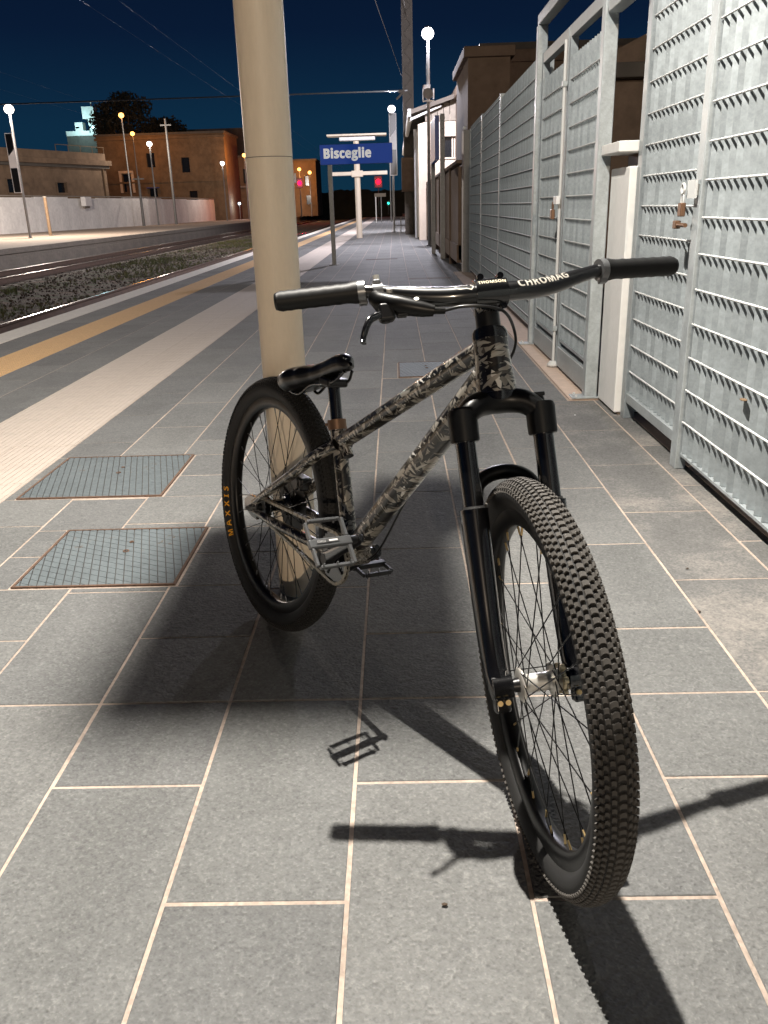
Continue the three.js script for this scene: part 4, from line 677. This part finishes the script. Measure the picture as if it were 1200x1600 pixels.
  for (const s of [-1, 1]) {
    fr('stanchion', cyl(V(.014, .27, s * .066), V(.014, .40, s * .066), .017, .017, 28), M.blackGloss);
    const leg = fr('fork_leg', sweep(curve([V(.014, .289, s * .066), V(.014, .286, s * .066), V(.014, .25, s * .066), V(.015, .16, s * .066), V(.018, .08, s * .066), V(.026, .03, s * .0655), V(.036, .004, s * .065), V(.040, -.018, s * .064)], 40), [...Array(41)].map((_, i) => i < 2 ? .0215 : i < 4 ? .0248 : i < 34 ? .0245 - .0055 * (i - 4) / 30 : .0188 - .0006 * (i - 34)), { seg: 22, ref: V(1, 0, 0) }), M.blackGloss);
    fr('wiper_seal', cyl(V(.014, .287, s * .066), V(.014, .293, s * .066), .0205, .0185, 26), M.rubber, leg);
    fr('axle_boss', merge([cyl(V(.042, 0, s * .046), V(.042, 0, s * .078), .019, .0195, 24), box(.030, .052, -.040, -.012, s > 0 ? .052 : -.078, s > 0 ? .078 : -.052, .005)]), M.blackGloss, leg);
    fr('pinch_bolt', merge([[.036], [.048]].map(([q], k) => cyl(V(.056, -.022 - k * .0001, s * (.058 + k * .013)), V(.060, -.022, s * (.058 + k * .013)), .0045, .0045, 12))), M.brass, leg);
  }
  fr('fork_arch', sweep(curve([V(-.004, .225, .056), V(-.012, .285, .055), V(-.024, .328, .045), V(-.028, .344, .020), V(-.028, .344, -.020), V(-.024, .328, -.045), V(-.012, .285, -.055), V(-.004, .225, -.056)], 40), [...Array(41)].map((_, i) => .0098 + .003 * Math.sin(i / 40 * Math.PI)), { seg: 14, sx: 1.2, ref: V(1, 0, 0) }), M.blackSatin);
  fr('brake_mount', merge([box(-.004, .036, .090, .110, -.085, -.066, .004), box(-.004, .036, .150, .166, -.085, -.066, .004)]), M.blackGloss);
  fr('adjuster', merge([cyl(V(.014, .452, -.066), V(.014, .462, -.066), .010, .0085, 14), box(.008, .02, .462, .469, -.076, -.056, .002)]), M.black); fr('fork_cap', cyl(V(.014, .452, .066), V(.014, .456, .066), .017, .015, 20), M.black);

  // ---------- wheels ----------
  // tread block: notched on one side, bulging on the other, narrower at the top; l along the tyre, w across
  const hexK = (l, w, h, nt = .16) => {
    const P = [[-.5, -.5], [-.22, -.5 + nt], [.22, -.5 + nt], [.5, -.5], [.5, .5 - nt], [.22, .5], [-.22, .5], [-.5, .5 - nt]], tp = .84, pos = [], n = P.length, B = ([a, b]) => [b * l, -h / 2, a * w], T = ([a, b]) => [b * l * tp, h / 2, a * w * tp];
    for (let i = 0; i < n; i++) { const p = P[i], q = P[(i + 1) % n]; pos.push(...B(p), ...T(q), ...B(q), ...B(p), ...T(p), ...T(q)); pos.push(0, h / 2, 0, ...T(q), ...T(p)); }
    const g = new THREE.BufferGeometry(); g.setAttribute('position', new THREE.Float32BufferAttribute(pos, 3)); g.computeVertexNormals(); return boxUV(g);
  };
  const rows = [[0, 0, hexK(.0103, .0112, .0032, .2)], [.36, .5, hexK(.0091, .0070, .0032)], [-.36, .5, hexK(.0091, .0070, .0032)], [.655, 0, hexK(.0087, .0067, .0033, .22)], [-.655, 0, hexK(.0087, .0067, .0033, .22)], [.93, .5, hexK(.0082, .0068, .0044, .1)], [1.19, 0, hexK(.0070, .0058, .0046, .1)], [-.93, .5, hexK(.0082, .0068, .0044, .1)], [-1.19, 0, hexK(.0070, .0058, .0046, .1)]];
  const RT = .0258, RC = RW - RT - .0038, NK = 160;
  function wheel(mat4, front) {
    const put = (m) => { m.applyMatrix4(mat4); return m; };
    const prof = []; for (let i = 0; i <= 26; i++) { const f = (-148 + 296 * i / 26) * Math.PI / 180; prof.push(new THREE.Vector2(RC + RT * Math.cos(f), RT * 1.06 * Math.sin(f))); }
    const lathe = (p, n = 120) => new THREE.LatheGeometry(p.map(q => q.isVector2 ? q : new THREE.Vector2(q[0], q[1])), n).rotateX(Math.PI / 2);
    const tyre = put(part('tyre', lathe(prof), M.rubber, bike));
    const world = new THREE.Matrix4().multiplyMatrices(bike.matrixWorld, mat4), cam3 = camera.position, all = [];
    for (const [phi, sh, geo] of rows) for (let j = 0; j < NK; j++) {
      const a = (j + sh) / NK * 2 * Math.PI, rad = V(Math.cos(a), Math.sin(a), 0), n = rad.clone().multiplyScalar(Math.cos(phi)).add(V(0, 0, Math.sin(phi))), tan = V(-Math.sin(a), Math.cos(a), 0), pos = rad.clone().multiplyScalar(RC + RT * Math.cos(phi)).add(V(0, 0, RT * 1.06 * Math.sin(phi))).addScaledVector(n, .0014), side = tan.clone().cross(n);
      const m = new THREE.Matrix4().makeBasis(tan, n, side).setPosition(pos), wp = pos.clone().applyMatrix4(world), wn = n.clone().transformDirection(world); all.push({ m, geo, k: wn.dot(cam3.clone().sub(wp).normalize()) / wp.distanceTo(cam3) });
    }
    all.sort((p, q) => q.k - p.k); const rest = [];
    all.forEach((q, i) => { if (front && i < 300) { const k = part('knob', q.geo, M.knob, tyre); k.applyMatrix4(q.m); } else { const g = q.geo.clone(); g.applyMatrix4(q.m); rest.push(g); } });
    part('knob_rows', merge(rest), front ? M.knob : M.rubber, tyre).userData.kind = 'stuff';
    part('bead_line', merge([1, -1].map(s => lathe([[.2845, s * .0164], [.2835, s * .0172], [.2825, s * .0164]]))), M.black, tyre);
    const rim = put(part('rim', lathe([[.285, .0145], [.2835, .0158], [.268, .0158], [.2565, .0115], [.2535, .005], [.2535, -.005], [.2565, -.0115], [.268, -.0158], [.2835, -.0158], [.285, -.0145], [.277, -.013], [.277, .013], [.285, .0145]]), M.blackSatin, bike));
    const fl = front ? { r: .024, zp: .030, zn: -.022 } : { r: .025, zp: .026, zn: -.030 };
    for (let k = 0; k < 32; k++) {
      const sd = k % 2 ? 1 : -1, j = k >> 1, ar = (k + .25) / 32 * 2 * Math.PI, ah = ar + (j % 2 ? 1 : -1) * 1.178, z = sd > 0 ? fl.zp : fl.zn;
      const A = V(Math.cos(ah) * fl.r, Math.sin(ah) * fl.r, z + (j % 2 ? .0022 : -.0022)), B = V(Math.cos(ar) * .255, Math.sin(ar) * .255, sd * .003); const sp = part('spoke', cyl(A, B, .00105, .00105, 6), M.spoke, rim); part('nipple', cyl(B.clone().lerp(A, .065), B, .0017, .0021, 6), front ? M.brass : M.alu, sp);
    }
    const hub = put(part('hub', front
      ? merge([lathe([[.0125, .034], [.0245, .0335], [.0285, .031], [.0285, .0285], [.016, .026], [.0150, .015], [.0150, -.012], [.017, -.018], [.0285, -.0205], [.0285, -.0235], [.018, -.025], [.018, -.034]], 48)])
      : merge([lathe([[.012, .034], [.028, .032], [.0295, .029], [.0295, .026], [.017, .022], [.0155, 0], [.017, -.024], [.0295, -.028], [.0295, -.032], [.02, -.034], [.02, -.042]], 48)]), front ? M.silver : M.blackGloss, bike));
    part('end_cap', merge([cyl(V(0, 0, .034), V(0, 0, front ? .047 : .064), .0118, .0105, 20), cyl(V(0, 0, -.034), V(0, 0, front ? -.047 : -.064), .0135, .0105, 20)]), M.black, hub);
    if (front) part('rotor_mount', merge([lathe([[.0185, -.0335], [.0215, -.0340], [.0215, -.0400], [.0150, -.0402]], 40), ...[0, 1, 2, 3, 4, 5].map(k => { const a = k * Math.PI / 3; return cyl(V(Math.cos(a) * .0225, Math.sin(a) * .0225, -.041), V(Math.cos(a) * .0225, Math.sin(a) * .0225, -.034), .0055, .0055, 12); })]), M.gold, hub);
    return { tyre, rim, hub };
  }
  const front = wheel(FM.clone().multiply(new THREE.Matrix4().makeTranslation(OFF, 0, 0)).multiply(new THREE.Matrix4().makeRotationZ(.05)), true), rear = wheel(new THREE.Matrix4().makeTranslation(0, RW, 0).multiply(new THREE.Matrix4().makeRotationZ(.11)), false);
  {  // yellow print on the rear tyre wall, reading upwards at the back of the wheel
    const map = canvasTex(512, 96, (c, w, h) => { c.clearRect(0, 0, w, h); c.fillStyle = '#f0a81e'; c.font = 'bold 92px sans-serif'; c.textBaseline = 'middle'; c.textAlign = 'center'; [...'MAXXIS'].forEach((l, i) => c.fillText(l, w * [.09, .27, .45, .63, .775, .91][i], h * .53, w * .14)); });
    const pos = [], uv = [], idx = [], nor = [], A = 30, Bn = 6, q = .11;
    for (let i = 0; i <= A; i++) for (let j = 0; j <= Bn; j++) { const a = (214 - 31 * i / A) * Math.PI / 180 - q, ph = (144 - 56 * j / Bn) * Math.PI / 180, r = RT + .0007, n = [Math.cos(a) * Math.cos(ph), Math.sin(a) * Math.cos(ph), Math.sin(ph)]; pos.push(Math.cos(a) * (RC + r * Math.cos(ph)), Math.sin(a) * (RC + r * Math.cos(ph)), r * 1.06 * Math.sin(ph)); nor.push(...n); uv.push(i / A, j / Bn); }
    for (let i = 0; i < A; i++) for (let j = 0; j < Bn; j++) { const a = i * (Bn + 1) + j, b = a + Bn + 1; idx.push(a, b, a + 1, b, b + 1, a + 1); }
    const g = new THREE.BufferGeometry(); g.setAttribute('position', new THREE.Float32BufferAttribute(pos, 3)); g.setAttribute('normal', new THREE.Float32BufferAttribute(nor, 3)); g.setAttribute('uv', new THREE.Float32BufferAttribute(uv, 2)); g.setIndex(idx);
    part('tyre_print', g, new THREE.MeshStandardMaterial({ map, transparent: true, roughness: .6, side: THREE.DoubleSide }), rear.tyre);
  }
  // ---------- drive: cranks, ring, chain, cog, pedals ----------
  const ca = .571, dir = V(Math.cos(ca), Math.sin(ca), 0), zc = .044, R1 = .0585, R2 = .0245, C1 = BB, C2 = V(0, RW, 0);
  const gear = (r, n, t, hole) => { const s = new THREE.Shape(); for (let i = 0; i <= n * 2; i++) { const a = i / (n * 2) * 2 * Math.PI, q = r + (i % 2 ? .0028 : -.0022); i ? s.lineTo(Math.cos(a) * q, Math.sin(a) * q) : s.moveTo(q, 0); } const p = new THREE.Path(); p.absarc(0, 0, hole, 0, 6.283, true); s.holes.push(p); return new THREE.ExtrudeGeometry(s, { depth: t, bevelEnabled: false, curveSegments: 20 }); };
  const ring = part('chainring', merge([gear(R1, 28, .003, .044).translate(C1.x, C1.y, zc - .0015), ...[0, 1, 2, 3].map(k => { const a = ca + k * Math.PI / 2 + .5; return cyl(V(C1.x + Math.cos(a) * .012, C1.y + Math.sin(a) * .012, zc), V(C1.x + Math.cos(a) * .047, C1.y + Math.sin(a) * .047, zc), .006, .0055, 10); })]), M.blackGloss, bike);
  part('cog', gear(R2, 12, .003, .010).translate(0, RW, zc - .0015), M.alu, bike);
  {
    const D = C2.clone().sub(C1), L = D.length(), base = Math.atan2(D.y, D.x), off = Math.acos((R1 - R2) / L), pth = [];
    const add = (c, r, f, t, n) => { for (let i = 0; i <= n; i++) { const a = f + (t - f) * i / n; pth.push(V(c.x + Math.cos(a) * r, c.y + Math.sin(a) * r, zc)); } };
    add(C1, R1, base + off, base + 2 * Math.PI - off, 60); add(C2, R2, base - off, base + off, 30); pth.push(pth[0].clone());
    const cum = [0]; for (let i = 1; i < pth.length; i++) cum.push(cum[i - 1] + pth[i].distanceTo(pth[i - 1])); const T = cum[cum.length - 1], n = 2 * Math.round(T / .0254), at = s => { s = ((s % T) + T) % T; let i = 1; while (cum[i] < s) i++; const f = (s - cum[i - 1]) / (cum[i] - cum[i - 1]); return pth[i - 1].clone().lerp(pth[i], f); };
    const gs = []; for (let k = 0; k < n; k++) { const a = at(T * k / n), b = at(T * (k + 1) / n), an = Math.atan2(b.y - a.y, b.x - a.x), m = a.clone().lerp(b, .5), o = k % 2 ? .0040 : .0027; for (const s of [-1, 1]) { const g = box(-.0092, .0092, -.0036, .0036, -.0006, .0006); g.rotateZ(an); g.translate(m.x, m.y, zc + s * o); gs.push(g); } gs.push(cyl(V(a.x, a.y, zc - .0048), V(a.x, a.y, zc + .0048), .0025, .0025, 8)); }
    part('chain', merge(gs), M.chain, bike);
  }
  part('spindle', cyl(V(BB.x, BB.y, -.072), V(BB.x, BB.y, .072), .012, .012, 20), M.black, bike);
  for (const s of [1, -1]) {
    const e = BB.clone().addScaledVector(dir, s * .174), arm = part('crank_arm', sweep([V(BB.x - dir.x * s * .014, BB.y - dir.y * s * .014, s * .062), V(BB.x, BB.y, s * .062), V(BB.x + dir.x * s * .08, BB.y + dir.y * s * .08, s * .068), V(e.x, e.y, s * .075), V(e.x + dir.x * s * .012, e.y + dir.y * s * .012, s * .075)], [.014, .018, .013, .0135, .008], { seg: 16, sx: .52 }), M.blackGloss, bike);
    const pa = s > 0 ? -.80 : -.12, D = V(Math.cos(pa), Math.sin(pa), 0), N = V(-D.y, D.x, 0), z0 = s * .092, Z = V(0, 0, s), PM = new THREE.Matrix4().makeBasis(Z, N, Z.clone().cross(N)).setPosition(e.x, e.y, z0), bar = (x0, x1, z0_, z1_, h = .007, r = .0015) => box(x0, x1, -h, h, z0_, z1_, r);
    const mat = s > 0 ? M.alu : M.black, ped = part('pedal', merge([bar(.0, .095, -.0095, .0095, .0065, .003), bar(.012, .084, -.053, -.047, .0055), bar(.012, .084, .047, .053, .0055), bar(.004, .011, -.050, -.010, .005), bar(.004, .011, .010, .050, .005), bar(.086, .092, -.047, -.010, .005), bar(.086, .092, .010, .047, .005)]).applyMatrix4(PM), mat, bike);
    part('pedal_axle', cyl(V(e.x, e.y, s * .066), V(e.x, e.y, s * .094), .0085, .0085, 14), M.black, ped);
    const pins = []; for (const z of [-.047, .047]) for (const x of [.02, .05, .08]) for (const d of [-1, 1]) pins.push(cyl(V(x, d * .006, z), V(x, d * .0115, z), .0019, .0017, 6)); part('pins', merge(pins).applyMatrix4(PM), M.alu, ped);
    if (s > 0) part('pedal_print', new THREE.PlaneGeometry(.05, .008).rotateX(-Math.PI / 2).rotateY(Math.PI).translate(.055, .0082, .002).applyMatrix4(PM), new THREE.MeshStandardMaterial({ roughness: .5, map: canvasTex(256, 40, (c, w, h) => { c.fillStyle = '#4a4a4a'; c.fillRect(0, 0, w, h); c.fillStyle = '#d8d8d8'; c.font = 'bold 26px sans-serif'; c.textBaseline = 'middle'; c.fillText('|||||||', 4, h / 2, 100); c.fillRect(140, 10, 100, 20); }) }), ped);
  }
  // rear disc and caliper on the left side
  part('brake_rotor', merge([gear(.079, 40, .0018, .066).translate(0, RW, -.0475), ...[0, 1, 2, 3, 4, 5].map(k => { const a = k * Math.PI / 3; return cyl(V(Math.cos(a) * .018, RW + Math.sin(a) * .018, -.0466), V(Math.cos(a + .5) * .067, RW + Math.sin(a + .5) * .067, -.0466), .004, .003, 6); })]), M.blackSatin, bike);
  part('brake_caliper', merge([box(.015, .075, .385, .420, -.064, -.030, .007), cyl(V(.045, .40, -.066), V(.045, .40, -.028), .016, .016, 16), box(.0, .03, .36, .39, -.062, -.052, .003)]), M.black, bike);
}
// small litter: dry leaf caught in the louvre, crumbs on the paving
{
  const g = new THREE.SphereGeometry(1, 10, 6).scale(.012, .0035, .02); const t = thing('dry_leaf', 'dry yellow leaf caught on the near louvre panel', 'leaf', [1.143, .42, -2.72]); part('blade', g, M.ochre, t);
  for (const [x, z, lab] of [[.86, -2.3, 'small dark crumb on the paving right of the front tyre'], [.80, -2.02, 'tiny dark crumb on the paving by the fence joint'], [.055, -1.03, 'small dark crumb on the paving near the front tyre shadow'], [.92, -4.25, 'pale pebble on the paving near the white pillar']]) { const c = thing('crumb', lab, 'crumb', [x, .004, z]); part('body', new THREE.IcosahedronGeometry(.004, 0).scale(1.4, .5, .9), lab.startsWith('pale') ? M.signWhite : M.bark, c); }
}
renderer.render(scene, camera);
